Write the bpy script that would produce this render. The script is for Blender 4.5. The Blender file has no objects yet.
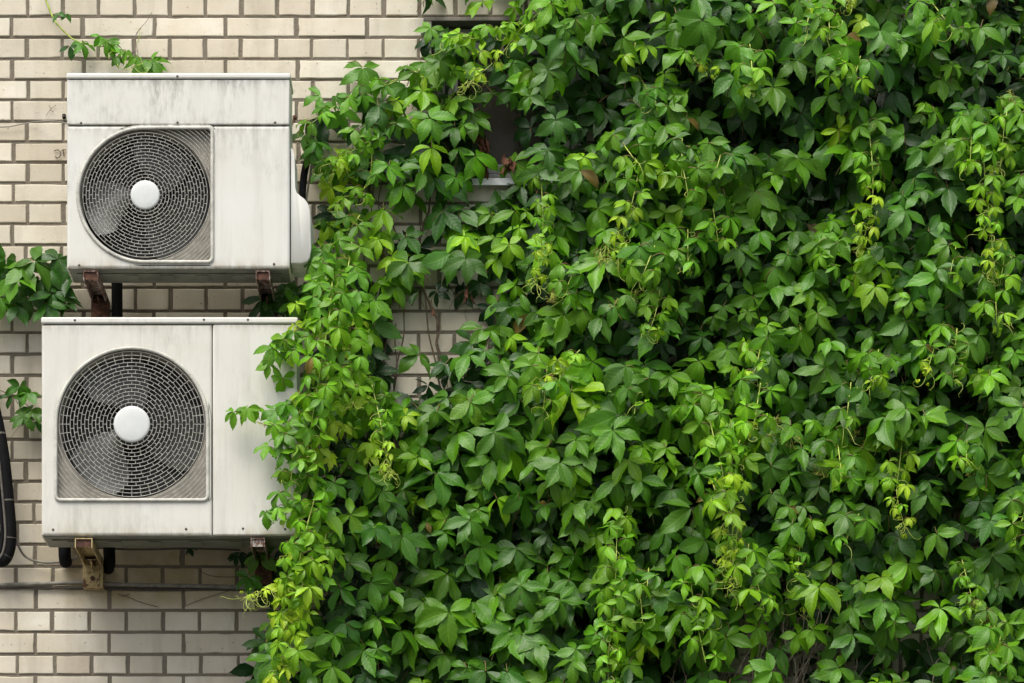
import bpy, bmesh, math, random
import numpy as np
from mathutils import Vector, Matrix

random.seed(7)
rng = np.random.default_rng(11)
PI = math.pi
scene = bpy.context.scene
COL = scene.collection

# ------------------------------------------------------------------ place
DC = 18.0            # camera distance from the wall face (y = 0), camera stands at y = -DC
K = 0.0035           # metres per unit of the measuring grid, on the wall
HP = 1350.0          # eye level on the measuring grid
CAMH = 1.6

def W(u, v, d=0.0):
    """point at measured grid position (u, v), d metres out from the wall"""
    s = K * (DC - d) / DC
    return np.array([(u - 512.0) * s, -d, CAMH + (HP - v) * s])

def norm(v):
    v = np.asarray(v, float)
    return v / (np.linalg.norm(v) + 1e-12)

# ------------------------------------------------------------------ objects
def link(o, parent=None):
    COL.objects.link(o)
    if parent is not None:
        o.parent = parent
    return o

def tag(o, label=None, cat=None, group=None, kind=None):
    if label: o['label'] = label
    if cat: o['category'] = cat
    if group: o['group'] = group
    if kind: o['kind'] = kind
    return o

def thing(name, loc, label, cat, group=None):
    o = bpy.data.objects.new(name, None)
    o.location = Vector([float(a) for a in loc])
    o.empty_display_size = 0.1
    link(o)
    tag(o, label, cat, group)
    o['_loc'] = 1
    del o['_loc']
    return o

def total_loc(p):
    v = Vector((0, 0, 0))
    while p is not None:
        v = v + p.location
        p = p.parent
    return v

class MB:
    """collects verts / faces in WORLD coordinates"""
    def __init__(self):
        self.v = []; self.f = []; self.n = 0; self.mi = []
    def add(self, verts, faces, mi=0):
        verts = np.asarray(verts, float)
        self.v.append(verts)
        for f in faces:
            self.f.append([i + self.n for i in f]); self.mi.append(mi)
        self.n += len(verts)
    def box(self, x0, x1, y0, y1, z0, z1, mi=0):
        v = [(x0,y0,z0),(x1,y0,z0),(x1,y1,z0),(x0,y1,z0),(x0,y0,z1),(x1,y0,z1),(x1,y1,z1),(x0,y1,z1)]
        self.add(v, [(0,3,2,1),(4,5,6,7),(0,1,5,4),(1,2,6,5),(2,3,7,6),(3,0,4,7)], mi)
    def tube(self, pts, rad, sides=6, mi=0, cap=True):
        pts = np.asarray(pts, float); n = len(pts)
        if np.isscalar(rad): rad = np.full(n, rad)
        rad = np.asarray(rad, float)
        tg = np.gradient(pts, axis=0); tg /= (np.linalg.norm(tg, axis=1)[:, None] + 1e-12)
        a = np.array([0, 0, 1.0]) if abs(tg[0][2]) < .9 else np.array([1.0, 0, 0])
        nn = norm(np.cross(tg[0], a)); vs = []
        ang = np.linspace(0, 2 * PI, sides, endpoint=False)
        for i in range(n):
            nn = norm(nn - tg[i] * np.dot(nn, tg[i])); b = np.cross(tg[i], nn)
            vs.append(pts[i] + rad[i] * (np.cos(ang)[:, None] * nn + np.sin(ang)[:, None] * b))
        vs = np.concatenate(vs); fs = []
        for i in range(n - 1):
            for j in range(sides):
                k = (j + 1) % sides
                fs.append((i*sides+j, i*sides+k, (i+1)*sides+k, (i+1)*sides+j))
        if cap:
            fs.append(tuple(range(sides))[::-1]); fs.append(tuple((n-1)*sides + j for j in range(sides)))
        self.add(vs, fs, mi)
    def build(self, name, mats, parent=None, smooth=None, bevel=0):
        me = bpy.data.meshes.new(name)
        v = np.concatenate(self.v)
        off = total_loc(parent) if parent is not None else Vector((0, 0, 0))
        o = None
        if parent is None:
            lo = v.min(0); hi = v.max(0)
            off = Vector([float((lo[0]+hi[0])/2), float((lo[1]+hi[1])/2), float(lo[2])])
        me.from_pydata((v - np.array(off)).tolist(), [], self.f)
        if not isinstance(mats, (list, tuple)): mats = [mats]
        for m in mats: me.materials.append(m)
        if len(mats) > 1: me.polygons.foreach_set('material_index', self.mi)
        if smooth is not None:
            me.polygons.foreach_set('use_smooth', [True] * len(me.polygons))
            me.set_sharp_from_angle(angle=math.radians(smooth))
        me.update()
        o = bpy.data.objects.new(name, me)
        if parent is None: o.location = off
        link(o, parent)
        if bevel:
            b = o.modifiers.new('bevel', 'BEVEL'); b.width = bevel; b.segments = 3
            b.limit_method = 'ANGLE'; b.angle_limit = math.radians(40)
            me.polygons.foreach_set('use_smooth', [True] * len(me.polygons))
            me.set_sharp_from_angle(angle=math.radians(40))
        return o

# ------------------------------------------------------------------ materials
class N:
    def __init__(self, name):
        self.m = bpy.data.materials.new(name); self.m.use_nodes = True
        self.t = self.m.node_tree; self.t.nodes.clear()
        self.out = self.t.nodes.new('ShaderNodeOutputMaterial')
    def n(self, kind, ins=None, **props):
        nd = self.t.nodes.new('ShaderNode' + kind)
        for k, v in props.items(): setattr(nd, k, v)
        for k, v in (ins or {}).items():
            sock = nd.inputs[k]
            if isinstance(v, bpy.types.NodeSocket): self.t.links.new(v, sock)
            elif isinstance(v, bpy.types.Node): self.t.links.new(v.outputs[0], sock)
            else:
                if isinstance(v, tuple) and len(v) == 3 and sock.type == 'RGBA': v = v + (1,)
                sock.default_value = v
        return nd
    def math(self, op, a, b=0.0, c=None, clamp=False):
        ins = {0: a, 1: b}
        if c is not None: ins[2] = c
        return self.n('Math', ins, operation=op, use_clamp=clamp).outputs[0]
    def ramp(self, fac, stops):
        r = self.n('ValToRGB', {0: fac})
        el = r.color_ramp.elements
        while len(el) < len(stops): el.new(0.5)
        for e, (p, c) in zip(el, stops):
            e.position = p
            e.color = (c, c, c, 1) if not isinstance(c, tuple) else c + (1,)
        return r.outputs[0]
    def mix(self, fac, a, b, mode='MIX'):
        nd = self.n('Mix', None, data_type='RGBA', blend_type=mode)
        for k, v in ((0, fac), (6, a), (7, b)):
            s = nd.inputs[k]
            if isinstance(v, bpy.types.NodeSocket): self.t.links.new(v, s)
            else: s.default_value = v + (1,) if isinstance(v, tuple) and len(v) == 3 else v
        return nd.outputs[2]
    def noise(self, vec, scale, detail=4, rough=.55, dist=0):
        return self.n('TexNoise', {'Vector': vec, 'Scale': scale, 'Detail': detail, 'Roughness': rough, 'Distortion': dist}).outputs[0]
    def coord(self): return self.n('TexCoord').outputs['Object']
    def pos(self): return self.n('NewGeometry').outputs['Position']
    def mapping(self, vec, sc=(1,1,1), loc=(0,0,0)):
        return self.n('Mapping', {'Vector': vec, 'Scale': sc, 'Location': loc}).outputs[0]
    def bump(self, h, strength=.3, dist=.002):
        return self.n('Bump', {'Height': h, 'Strength': strength, 'Distance': dist}).outputs[0]
    def done(self, sh, disp=None):
        self.t.links.new(sh.outputs[0] if isinstance(sh, bpy.types.Node) else sh, self.out.inputs[0]); return self.m

def m_brick():
    a = N('brick_cream'); p = a.pos()
    at = a.n('Attribute', None, attribute_name='bcol')
    n1 = a.noise(p, 9, 5); n2 = a.noise(p, 62, 3, .6); n3 = a.noise(p, 2.2, 3)
    c = a.mix(a.ramp(n1, [(.35, 0.0), (.7, 1.0)]), (.71, .64, .495), (.83, .78, .66))
    c = a.mix(at.outputs['Fac'], c, (.55, .475, .36))
    c = a.mix(a.math('MULTIPLY', a.ramp(n3, [(.40, 0.0), (.62, 1.0)]), .6), c, (.53, .48, .37))
    # soot specks and chips
    c = a.mix(a.math('MULTIPLY', a.ramp(n2, [(.655, 0.0), (.70, 1.0)]), .6), c, (.22, .17, .12))
    st = a.noise(a.mapping(p, (14, 14, 2.2)), 1.0, 4, .6)
    c = a.mix(a.math('MULTIPLY', a.ramp(st, [(.50, 0.0), (.72, 1.0)]), .45), c, (.36, .31, .23))
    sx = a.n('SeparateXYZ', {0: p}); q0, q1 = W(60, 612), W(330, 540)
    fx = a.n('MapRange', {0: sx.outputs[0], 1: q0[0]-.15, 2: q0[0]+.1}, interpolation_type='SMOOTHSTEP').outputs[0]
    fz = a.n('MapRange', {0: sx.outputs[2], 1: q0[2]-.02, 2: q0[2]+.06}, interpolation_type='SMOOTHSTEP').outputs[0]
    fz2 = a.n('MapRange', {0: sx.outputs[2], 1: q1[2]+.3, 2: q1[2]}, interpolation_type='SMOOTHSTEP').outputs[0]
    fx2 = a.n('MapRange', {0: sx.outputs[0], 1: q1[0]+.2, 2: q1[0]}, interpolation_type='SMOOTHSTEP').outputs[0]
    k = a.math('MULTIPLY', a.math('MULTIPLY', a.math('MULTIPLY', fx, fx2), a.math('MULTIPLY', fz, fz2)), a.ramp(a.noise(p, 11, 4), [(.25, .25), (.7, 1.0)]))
    c = a.mix(a.math('MULTIPLY', k, .95), c, (.36, .28, .14))  # brown below the lower unit: dirt plus its shade painted into the brick colour
    h = a.math('ADD', a.math('MULTIPLY', n2, .4), a.noise(p, 25, 5))
    return a.done(a.n('BsdfPrincipled', {'Base Color': c, 'Roughness': .82, 'Normal': a.bump(h, .5, .003)}))

def m_mortar():
    a = N('mortar'); p = a.pos()
    n = a.noise(p, 40, 5, .7); n2 = a.noise(p, 3, 3)
    c = a.mix(n, (.12, .10, .072), (.27, .235, .18))
    c = a.mix(a.math('MULTIPLY', n2, .5), c, (.17, .145, .105))
    return a.done(a.n('BsdfPrincipled', {'Base Color': c, 'Roughness': .95, 'Normal': a.bump(a.noise(p, 160, 4), .9, .004)}))

def m_paint(name, base, moldz=None, streak=.5, seed=0.0, seams=()):
    """weathered white enamel: vertical dirt runs, mould specks, faint rust freckles"""
    a = N(name); p = a.mapping(a.pos(), (1, 1, 1), (seed, 0, seed))
    run = a.noise(a.mapping(p, (26, 26, 1.6)), 1.0, 5, .65)
    fine = a.noise(a.mapping(p, (70, 70, 17)), 1.0, 5, .75)
    cloud = a.noise(p, 5, 4, .6); speck = a.noise(p, 130, 3, .6)
    c = a.mix(a.ramp(cloud, [(.3, 0.0), (.75, 1.0)]), base, tuple(b * f for b, f in zip(base, (.93, .915, .86))))
    c = a.mix(a.math('MULTIPLY', a.ramp(run, [(.5, 0.0), (.78, 1.0)]), streak), c, (.42, .405, .34))
    m = a.math('MULTIPLY', a.ramp(fine, [(.42, 0.0), (.7, 1.0)]), a.ramp(a.noise(a.mapping(p, (6, 6, 5)), 1.0, 4), [(.43, 0.0), (.66, 1.0)]))
    if moldz:
        z = a.n('SeparateXYZ', {0: a.pos()}).outputs[2]
        k = a.n('MapRange', {0: z, 1: moldz[0], 2: moldz[1], 3: 0.0, 4: 1.0}).outputs[0]
        m = a.math('MULTIPLY', m, k)
    else:
        m = a.math('MULTIPLY', m, .32)
    c = a.mix(a.math('MULTIPLY', m, .9), c, (.17, .17, .14))
    c = a.mix(a.math('MULTIPLY', a.ramp(speck, [(.74, 0.0), (.8, 1.0)]), .55), c, (.16, .12, .08))
    zz = a.n('SeparateXYZ', {0: a.pos()}).outputs[2]; pn = a.noise(a.mapping(p, (38, 38, 8)), 1.0, 4, .7)
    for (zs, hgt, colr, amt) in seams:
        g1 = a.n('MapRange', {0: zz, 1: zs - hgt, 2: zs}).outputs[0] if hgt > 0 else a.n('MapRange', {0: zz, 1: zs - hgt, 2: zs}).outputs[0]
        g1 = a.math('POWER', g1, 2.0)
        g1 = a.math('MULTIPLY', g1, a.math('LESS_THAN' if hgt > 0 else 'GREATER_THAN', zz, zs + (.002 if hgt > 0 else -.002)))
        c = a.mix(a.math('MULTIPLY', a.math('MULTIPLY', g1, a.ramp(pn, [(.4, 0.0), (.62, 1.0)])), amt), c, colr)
    return a.done(a.n('BsdfPrincipled', {'Base Color': c, 'Roughness': .42, 'Specular IOR Level': .4,
                                         'Normal': a.bump(cloud, .08, .01)}))

def m_simple(name, base, rough=.6, metal=0.0, var=.25, scale=30, bump=.15, c2=None, lo=.4, hi=.65):
    a = N(name); p = a.pos(); n = a.noise(p, scale, 5, .65)
    c2 = c2 or tuple(b * (1 - var) for b in base)
    c = a.mix(a.ramp(n, [(lo, 0.0), (hi, 1.0)]), base, c2)
    return a.done(a.n('BsdfPrincipled', {'Base Color': c, 'Roughness': rough, 'Metallic': metal, 'Normal': a.bump(n, bump, .002)}))

def m_leaf(name, trans=.22, rough=.42):
    a = N(name)
    at = a.n('Attribute', None, attribute_name='lcol').outputs['Color']
    uv = a.n('UVMap', None, uv_map='UVMap').outputs[0]
    s = a.n('SeparateXYZ', {0: uv}); t = s.outputs[0]; u = s.outputs[1]
    au = a.math('ABSOLUTE', a.math('SUBTRACT', a.math('MULTIPLY', u, 2.0), 1.0))
    # side veins run forward from the midrib
    wob = a.math('MULTIPLY', a.noise(a.pos(), 45, 2), .11)
    ph = a.math('FRACT', a.math('MULTIPLY', a.math('ADD', a.math('SUBTRACT', t, a.math('MULTIPLY', au, .2)), wob), 7.0))
    dv = a.math('ABSOLUTE', a.math('SUBTRACT', ph, .5))             # .5 on the vein
    vein = a.ramp(dv, [(.40, 0.0), (.49, 1.0)])
    mid = a.ramp(au, [(.02, 1.0), (.10, 0.0)])
    vv = a.math('MAXIMUM', a.math('MULTIPLY', vein, .22), mid)
    p = a.pos(); n = a.noise(p, 34, 4); n2 = a.noise(p, 260, 3)
    c = a.mix(a.math('MULTIPLY', n, .55), at, a.mix(1.0, at, (.55, .62, .5), 'MULTIPLY'))
    c = a.mix(a.math('MULTIPLY', vv, .45), c, a.mix(1.0, a.mix(1.0, at, (1.9, 1.6, 1.5), 'MULTIPLY'), (.012, .018, .004), 'ADD'))
    n3 = a.noise(p, 21, 3)
    c = a.mix(a.math('MULTIPLY', a.ramp(n2, [(.66, 0.0), (.74, 1.0)]), .4), c, (.11, .08, .03))
    c = a.mix(a.math('MULTIPLY', a.ramp(n3, [(.70, 0.0), (.74, 1.0)]), a.ramp(au, [(.4, 0.0), (.9, .8)])), c, (.16, .09, .03))
    bf = a.n('NewGeometry').outputs['Backfacing']
    c2 = a.mix(bf, c, a.mix(1.0, a.mix(1.0, at, (1.25, 1.15, 1.3), 'MULTIPLY'), (.02, .03, .018), 'ADD'))
    h = a.math('SUBTRACT', a.math('ABSOLUTE', a.math('SINE', a.math('MULTIPLY', ph, PI))), a.math('MULTIPLY', mid, 1.2))
    h2 = a.math('ADD', h, a.math('MULTIPLY', n2, .3))
    pr = a.n('BsdfPrincipled', {'Base Color': c2, 'Roughness': a.math('ADD', rough - .08, a.math('MULTIPLY', n, .25)),
                                'Specular IOR Level': .4, 'Normal': a.bump(h2, .22, .0016)})
    tr = a.n('BsdfTranslucent', {'Color': a.mix(1.0, at, (1.35, 1.75, .65), 'MULTIPLY')})
    return a.done(a.n('MixShader', {0: trans, 1: pr, 2: tr}))

M = {}
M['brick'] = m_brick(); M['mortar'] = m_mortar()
zt = W(0, 79, .45)[2]; zm = W(0, 150, .45)[2]
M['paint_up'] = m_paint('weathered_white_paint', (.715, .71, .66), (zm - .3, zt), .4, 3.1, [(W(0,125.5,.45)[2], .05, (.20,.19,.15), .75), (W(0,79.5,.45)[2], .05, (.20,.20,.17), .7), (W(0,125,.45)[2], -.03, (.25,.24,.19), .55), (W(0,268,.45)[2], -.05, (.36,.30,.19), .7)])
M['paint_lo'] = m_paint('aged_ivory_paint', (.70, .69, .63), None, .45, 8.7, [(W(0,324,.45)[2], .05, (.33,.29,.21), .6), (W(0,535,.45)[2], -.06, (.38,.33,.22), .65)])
M['lid'] = m_paint('lid_white_paint', (.73, .72, .67), None, .25, 5.2)
M['wire'] = m_simple('grille_wire_paint', (.50, .49, .43), .45, 0, .5, 60)
M['frame_ring'] = m_simple('grille_rim_paint', (.62, .61, .53), .45, 0, .35, 25)
M['hub'] = m_simple('hub_cap_plastic', (.66, .68, .65), .5, 0, .06, 20, .03)
M['baffle'] = m_simple('inner_baffle_metal', (.36, .33, .27), .6, 0, .45, 14)
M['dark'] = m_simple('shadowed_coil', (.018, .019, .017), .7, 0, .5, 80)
M['fan'] = m_simple('fan_blade_plastic', (.075, .078, .07), .4, 0, .4, 8)
M['tray'] = m_simple('galvanised_tray', (.17, .175, .14), .5, .15, .4, 12, .2)
M['screw'] = m_simple('oxidised_screw', (.16, .14, .11), .5, .5, .4, 90)
M['rust'] = m_simple('rusty_steel', (.075, .032, .020), .85, .1, .6, 45, .8, (.18, .08, .045), .5, .66)
M['rust_yellow'] = m_simple('peeling_yellow_steel', (.46, .36, .17), .75, .05, .6, 38, .9, (.12, .05, .025), .52, .6)
M['rust_white'] = m_simple('chipped_white_steel', (.42, .38, .34), .75, .05, .6, 55, .8, (.11, .045, .025), .42, .5)
M['foam'] = m_simple('black_pipe_foam', (.007, .007, .008), .75, 0, .4, 60, .6)
[n_ for n_ in M['foam'].node_tree.nodes if n_.type == 'BSDF_PRINCIPLED'][0].inputs['Specular IOR Level'].default_value = .15
M['tape'] = m_simple('grey_pipe_tape', (.13, .12, .10), .5, 0, .4, 60)
M['cable'] = m_simple('dirty_grey_cable', (.25, .235, .19), .6, 0, .45, 35)
M['thin'] = m_simple('dark_thin_cable', (.07, .06, .05), .6, 0, .4, 60)
M['pvc'] = m_simple('grey_window_frame', (.42, .42, .40), .5, 0, .25, 12)
M['sill'] = m_simple('painted_sill', (.66, .68, .67), .45, 0, .2, 18)
M['steel'] = m_simple('lintel_steel', (.27, .24, .20), .7, .1, .4, 25)
M['room'] = m_simple('dim_room_plaster', (.30, .27, .22), .9, 0, .3, 4)
M['curtain'] = m_simple('drab_curtain', (.10, .10, .085), .9, 0, .3, 9)
M['reveal'] = m_simple('reveal_render', (.34, .31, .26), .9, 0, .35, 20, .4)
M['leaf'] = m_leaf('creeper_leaf', .2, .38)
M['stem_green'] = m_simple('green_shoot_stem', (.50, .60, .11), .5, 0, .3, 40)
M['petiole'] = m_simple('leaf_stalk', (.22, .20, .06), .5, 0, .5, 25, .1, (.20, .09, .045))
M['wood'] = m_simple('creeper_bark', (.15, .105, .065), .9, 0, .55, 60, .9)
M['twig'] = m_simple('dry_grey_twig', (.38, .31, .235), .9, 0, .5, 70, .6)
M['dead'] = m_simple('dead_leaf', (.085, .028, .014), .85, 0, .55, 60, .6, (.17, .07, .035))
M['berry'] = m_simple('flower_bud', (.30, .28, .06), .6, 0, .5, 90, .1, (.22, .12, .04))
M['ground'] = m_simple('worn_asphalt', (.075, .073, .07), .95, 0, .3, 8, .5)
M['lawn'] = None
def m_glass():
    a = N('window_glass')
    fr = a.n('Fresnel', {'IOR': 1.45})
    t = a.n('BsdfTransparent', {'Color': (.75, .78, .75)}); g = a.n('BsdfGlossy', {'Color': (.34, .33, .30), 'Roughness': .22})
    p = a.pos(); n = a.noise(a.mapping(p, (9, 9, 3)), 1.0, 5, .7)
    film = a.n('BsdfDiffuse', {'Color': (.17, .15, .12)})
    m1 = a.n('MixShader', {0: fr.outputs[0], 1: t, 2: g})
    return a.done(a.n('MixShader', {0: a.ramp(n, [(.3, .12), (.75, .5)]), 1: m1, 2: film}))
M['glass'] = m_glass()

# ------------------------------------------------------------------ world, sun, camera
w = bpy.data.worlds.new('World'); scene.world = w; w.use_nodes = True
nt = w.node_tree; bg = nt.nodes['Background']
sky = nt.nodes.new('ShaderNodeTexSky'); sky.sky_type = 'NISHITA'; sky.sun_disc = False
SUN_EL, SUN_AZ = math.radians(58), math.radians(205)     # azimuth clockwise from +Y (north); wall faces -Y
sky.sun_elevation = SUN_EL; sky.sun_rotation = SUN_AZ
sky.air_density = 1.0; sky.dust_density = 4.0; sky.ozone_density = 1.0
hs = nt.nodes.new('ShaderNodeHueSaturation'); hs.inputs['Saturation'].default_value = .5     # thin cloud greys the sky
nt.links.new(sky.outputs[0], hs.inputs['Color']); nt.links.new(hs.outputs[0], bg.inputs[0]); bg.inputs[1].default_value = 0.13
sd = bpy.data.lights.new('sun', 'SUN'); sd.energy = 1.85; sd.angle = math.radians(38); sd.color = (1, .965, .895)
so = bpy.data.objects.new('sun', sd); link(so)
dirv = Vector((math.sin(SUN_AZ) * math.cos(SUN_EL), math.cos(SUN_AZ) * math.cos(SUN_EL), math.sin(SUN_EL)))
so.rotation_euler = dirv.to_track_quat('Z', 'Y').to_euler()
so.location = dirv * 30

cd = bpy.data.cameras.new('camera'); cam = bpy.data.objects.new('camera', cd); link(cam)
cam.location = (0, -DC, CAMH); cam.rotation_euler = (PI / 2, 0, 0)
cd.sensor_width = 36; cd.lens = 36 * DC / (1024 * K)
cd.shift_y = (HP - 341.5) / 1024; cd.clip_end = 500; cd.clip_start = .1
scene.camera = cam
scene.view_settings.view_transform = 'Standard'; scene.view_settings.look = 'None'
scene.view_settings.exposure = 0.55; scene.view_settings.gamma = 1
scene.cycles.max_bounces = 6; scene.cycles.diffuse_bounces = 3; scene.cycles.transparent_max_bounces = 8
scene.cycles.use_denoising = True

# ------------------------------------------------------------------ ground
mb = MB(); mb.add([(-200,-200,0),(200,-200,0),(200,60,0),(-200,60,0)], [(0,1,2,3)])
g = mb.build('ground', M['ground']); tag(g, kind='structure')

# ------------------------------------------------------------------ brick wall with a window opening
WIN = (432.0, 584.0, 21.0, 181.0)
def build_wall():
    joints = [16.6,37.5,59,79.7,100,121.6,142,162.5,183,203,224,245,266,287.5,311,332.5,354,375.5,397,418.5,439.7,460.6,481.6,502,522.6,544.5,566.5,588,610.3,632.2,654.4,675]
    top = [16.6 - 21.2 * i for i in range(1, 38)][::-1]; n_top = len(top)
    ztop_v = top[0]
    bot = []; v = 675
    while CAMH + (HP - v - 21.4) * K > 0.02: v += 21.4; bot.append(v)
    J = top + joints + bot
    cols = []; V = []; F = []; MI = []; n = 0
    mw = 1.45; mv = 1.8
    for i in range(1, len(J)):
        r = i - n_top           # row r lies between joints r-1 and r of the measured list
        v0, v1 = J[i-1] + mw, J[i] - mw
        if r <= 22: st = (r % 2 == 1)
        elif r == 23: st = False
        else: st = (r % 2 == 0)
        if r <= 22: pit, ph = (71.2, 12.3) if st else (35.65, 27.0)
        else: pit, ph = (73.8, 35.0) if st else (36.8, 17.0)
        u = ph + pit * math.floor((-700 - ph) / pit)
        jit = random.uniform(-1.5, 1.5)
        while u < 1720:
            a = u + mv + random.uniform(-.7, .7) + jit; b = u + pit - mv + random.uniform(-.7, .7) + jit; u += pit
            rects = [(a, b)]
            if v1 > WIN[2] and v0 < WIN[3] and b > WIN[0] and a < WIN[1]:
                rects = []
                if a < WIN[0] - 6: rects.append((a, WIN[0] - .3))
                if b > WIN[1] + 6: rects.append((WIN[1] + .3, b))
            vv0, vv1 = v0, v1
            if rects == [] : continue
            for (a2, b2) in rects:
                # chipped outline: several points per edge, then a small arris and the hidden flank
                nx = max(3, int((b2 - a2) / 9)); out = []
                for k in range(nx): out.append((a2 + (b2 - a2) * k / nx, vv0))
                for k in range(3): out.append((b2, vv0 + (vv1 - vv0) * k / 3))
                for k in range(nx): out.append((b2 - (b2 - a2) * k / nx, vv1))
                for k in range(3): out.append((a2, vv1 - (vv1 - vv0) * k / 3))
                m = len(out); yo = random.uniform(-.0012, .0012)
                tx, tz = random.uniform(-.0015, .0015), random.uniform(-.0015, .0015)
                ca, cb = (a2 + b2) / 2, (vv0 + vv1) / 2
                o1 = []; o2 = []; o3 = []
                for (x, y) in out:
                    jx, jy = random.uniform(-.22, .22), random.uniform(-.16, .16)
                    if random.random() < .035: jx += (ca - x) * .02; jy += (cb - y) * .07
                    x += jx; y += jy
                    ix = x + (.75 if x < ca else -.75); iy = y + (.75 if y < cb else -.75)
                    yy = yo + tx * (x - ca) / 35 + tz * (y - cb) / 10
                    P = W(ix, iy); o1.append((P[0], yy, P[2]))
                    P = W(x, y); o2.append((P[0], yy + .0028, P[2])); o3.append((P[0], .016, P[2]))
                V += o1 + o2 + o3
                F.append([n + k for k in range(m)]); MI.append(0)
                for k in range(m):
                    k2 = (k + 1) % m
                    F.append([n + k2, n + k, n + m + k, n + m + k2]); MI.append(0)
                    F.append([n + m + k2, n + m + k, n + 2*m + k, n + 2*m + k2]); MI.append(0)
                cc = min(1, max(0, random.gauss(.35, .32)))
                cols += [cc] * (3 * m); n += 3 * m
    # mortar body around the opening
    a0 = W(WIN[0], WIN[3]); a1 = W(WIN[1], WIN[2])
    xl, xr, zb, ztp = a0[0], a1[0], a0[2], a1[2]
    X0, X1, Z1 = W(-700, 0)[0], W(1720, 0)[0], W(0, ztop_v)[2]
    for (x0, x1, z0, z1) in ((X0, xl, 0, Z1), (xr, X1, 0, Z1), (xl, xr, 0, zb), (xl, xr, ztp, Z1)):
        y0, y1 = .0048, .38
        V += [(x0,y0,z0),(x1,y0,z0),(x1,y1,z0),(x0,y1,z0),(x0,y0,z1),(x1,y0,z1),(x1,y1,z1),(x0,y1,z1)]
        for f in ((0,3,2,1),(4,5,6,7),(0,1,5,4),(1,2,6,5),(2,3,7,6),(3,0,4,7)): F.append([n + q for q in f]); MI.append(1)
        cols += [0] * 8; n += 8
    me = bpy.data.meshes.new('brick_wall'); me.from_pydata(V, [], F)
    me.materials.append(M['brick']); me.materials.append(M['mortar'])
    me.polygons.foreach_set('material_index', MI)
    at = me.attributes.new('bcol', 'FLOAT', 'POINT'); at.data.foreach_set('value', cols)
    o = bpy.data.objects.new('brick_wall', me); link(o)
    tag(o, 'cream brick wall with recessed brown mortar joints, behind the creeper', 'wall')
build_wall()

# ------------------------------------------------------------------ window
def build_window():
    a0 = W(WIN[0], WIN[3]); a1 = W(WIN[1], WIN[2]); x0, x1, z0, z1 = a0[0], a1[0], a0[2], a1[2]
    t = thing('window', ((x0+x1)/2, .1, z0), 'small dark window with grey frame, recessed in the wall and half buried in creeper', 'window')
    m = MB(); y0, y1 = .085, .145; b = .045
    e = .004
    m.box(x0+e, x0+b, y0, y1, z0+e, z1-e); m.box(x1-b, x1-e, y0, y1, z0+e, z1-e)
    m.box(x0+b+.001, x1-b-.001, y0+.002, y1, z0+e, z0+b); m.box(x0+b+.001, x1-b-.001, y0+.002, y1, z1-b, z1-e)
    f = m.build('frame', M['pvc'], t, bevel=.004)
    m = MB(); c = b + .003; s = .042; y2 = y0 + .014
    m.box(x0+c, x0+c+s, y2, y1-.004, z0+c, z1-c); m.box(x1-c-s, x1-c, y2, y1-.004, z0+c, z1-c)
    m.box(x0+c+s+.001, x1-c-s-.001, y2+.002, y1-.004, z0+c, z0+c+s*.8); m.box(x0+c+s+.001, x1-c-s-.001, y2+.002, y1-.004, z1-c-s, z1-c)
    m.build('sash', M['pvc'], t, bevel=.004)
    m = MB(); q = c + s - .004; m.box(x0+q, x1-q, .118, .123, z0+c+s*.8-.004, z1-q); m.build('pane', M['glass'], t)
    m = MB(); m.box(x0+.002, x1-.002, -.045, .082, z0-.014, z0-.002)
    m.box(x0+.002, x1-.002, -.049, -.0455, z0-.026, z0-.001); m.build('sill', M['sill'], t, bevel=.002)
    m = MB(); m.box(x0-.03, x1+.06, -.008, .075, z1-.001, z1+.011); m.build('lintel', M['steel'], t, bevel=.002)
    m = MB()
    m.add([(x0+.05,.15,z0+.05),(x1-.05,.15,z0+.05),(x1-.05,.15,z1-.05),(x0+.05,.15,z1-.05),
           (x0-.2,.37,z0-.3),(x1+.4,.37,z0-.3)], [])
    X0, X1, Z0, Z1, YA, YB = x0-.8, x1+.8, z0-.6, z1+.4, .385, 2.4
    m.add([(X0,YA,Z0),(X1,YA,Z0),(X1,YB,Z0),(X0,YB,Z0),(X0,YA,Z1),(X1,YA,Z1),(X1,YB,Z1),(X0,YB,Z1)],
          [(0,3,2,1),(4,5,6,7),(1,2,6,5),(2,3,7,6),(3,0,4,7)])
    m.build('room_lining', M['room'], t)
build_window()

# ------------------------------------------------------------------ air conditioners
def d_radius(a, R, sq, c):
    """radius of the grille opening at angle a: half circle, half rounded square towards sq"""
    dx, dy = math.cos(a - sq), math.sin(a - sq)
    if dx <= 0: return R
    r = min(R / max(dx, 1e-9), R / max(abs(dy), 1e-9))
    u, v = dx * r, abs(dy) * r
    if u > R - c and v > R - c:
        # rounded corner
        cx = R - c; b = dx * cx + abs(dy) * cx
        r = b + math.sqrt(max(0, b * b - (2 * cx * cx - c * c)))
    return r

def rr_radius(a, x0, x1, z0, z1, c):
    dx, dz = math.cos(a), math.sin(a); r = 1e9
    if dx > 1e-9: r = min(r, x1 / dx)
    if dx < -1e-9: r = min(r, x0 / dx)
    if dz > 1e-9: r = min(r, z1 / dz)
    if dz < -1e-9: r = min(r, z0 / dz)
    return r

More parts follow.
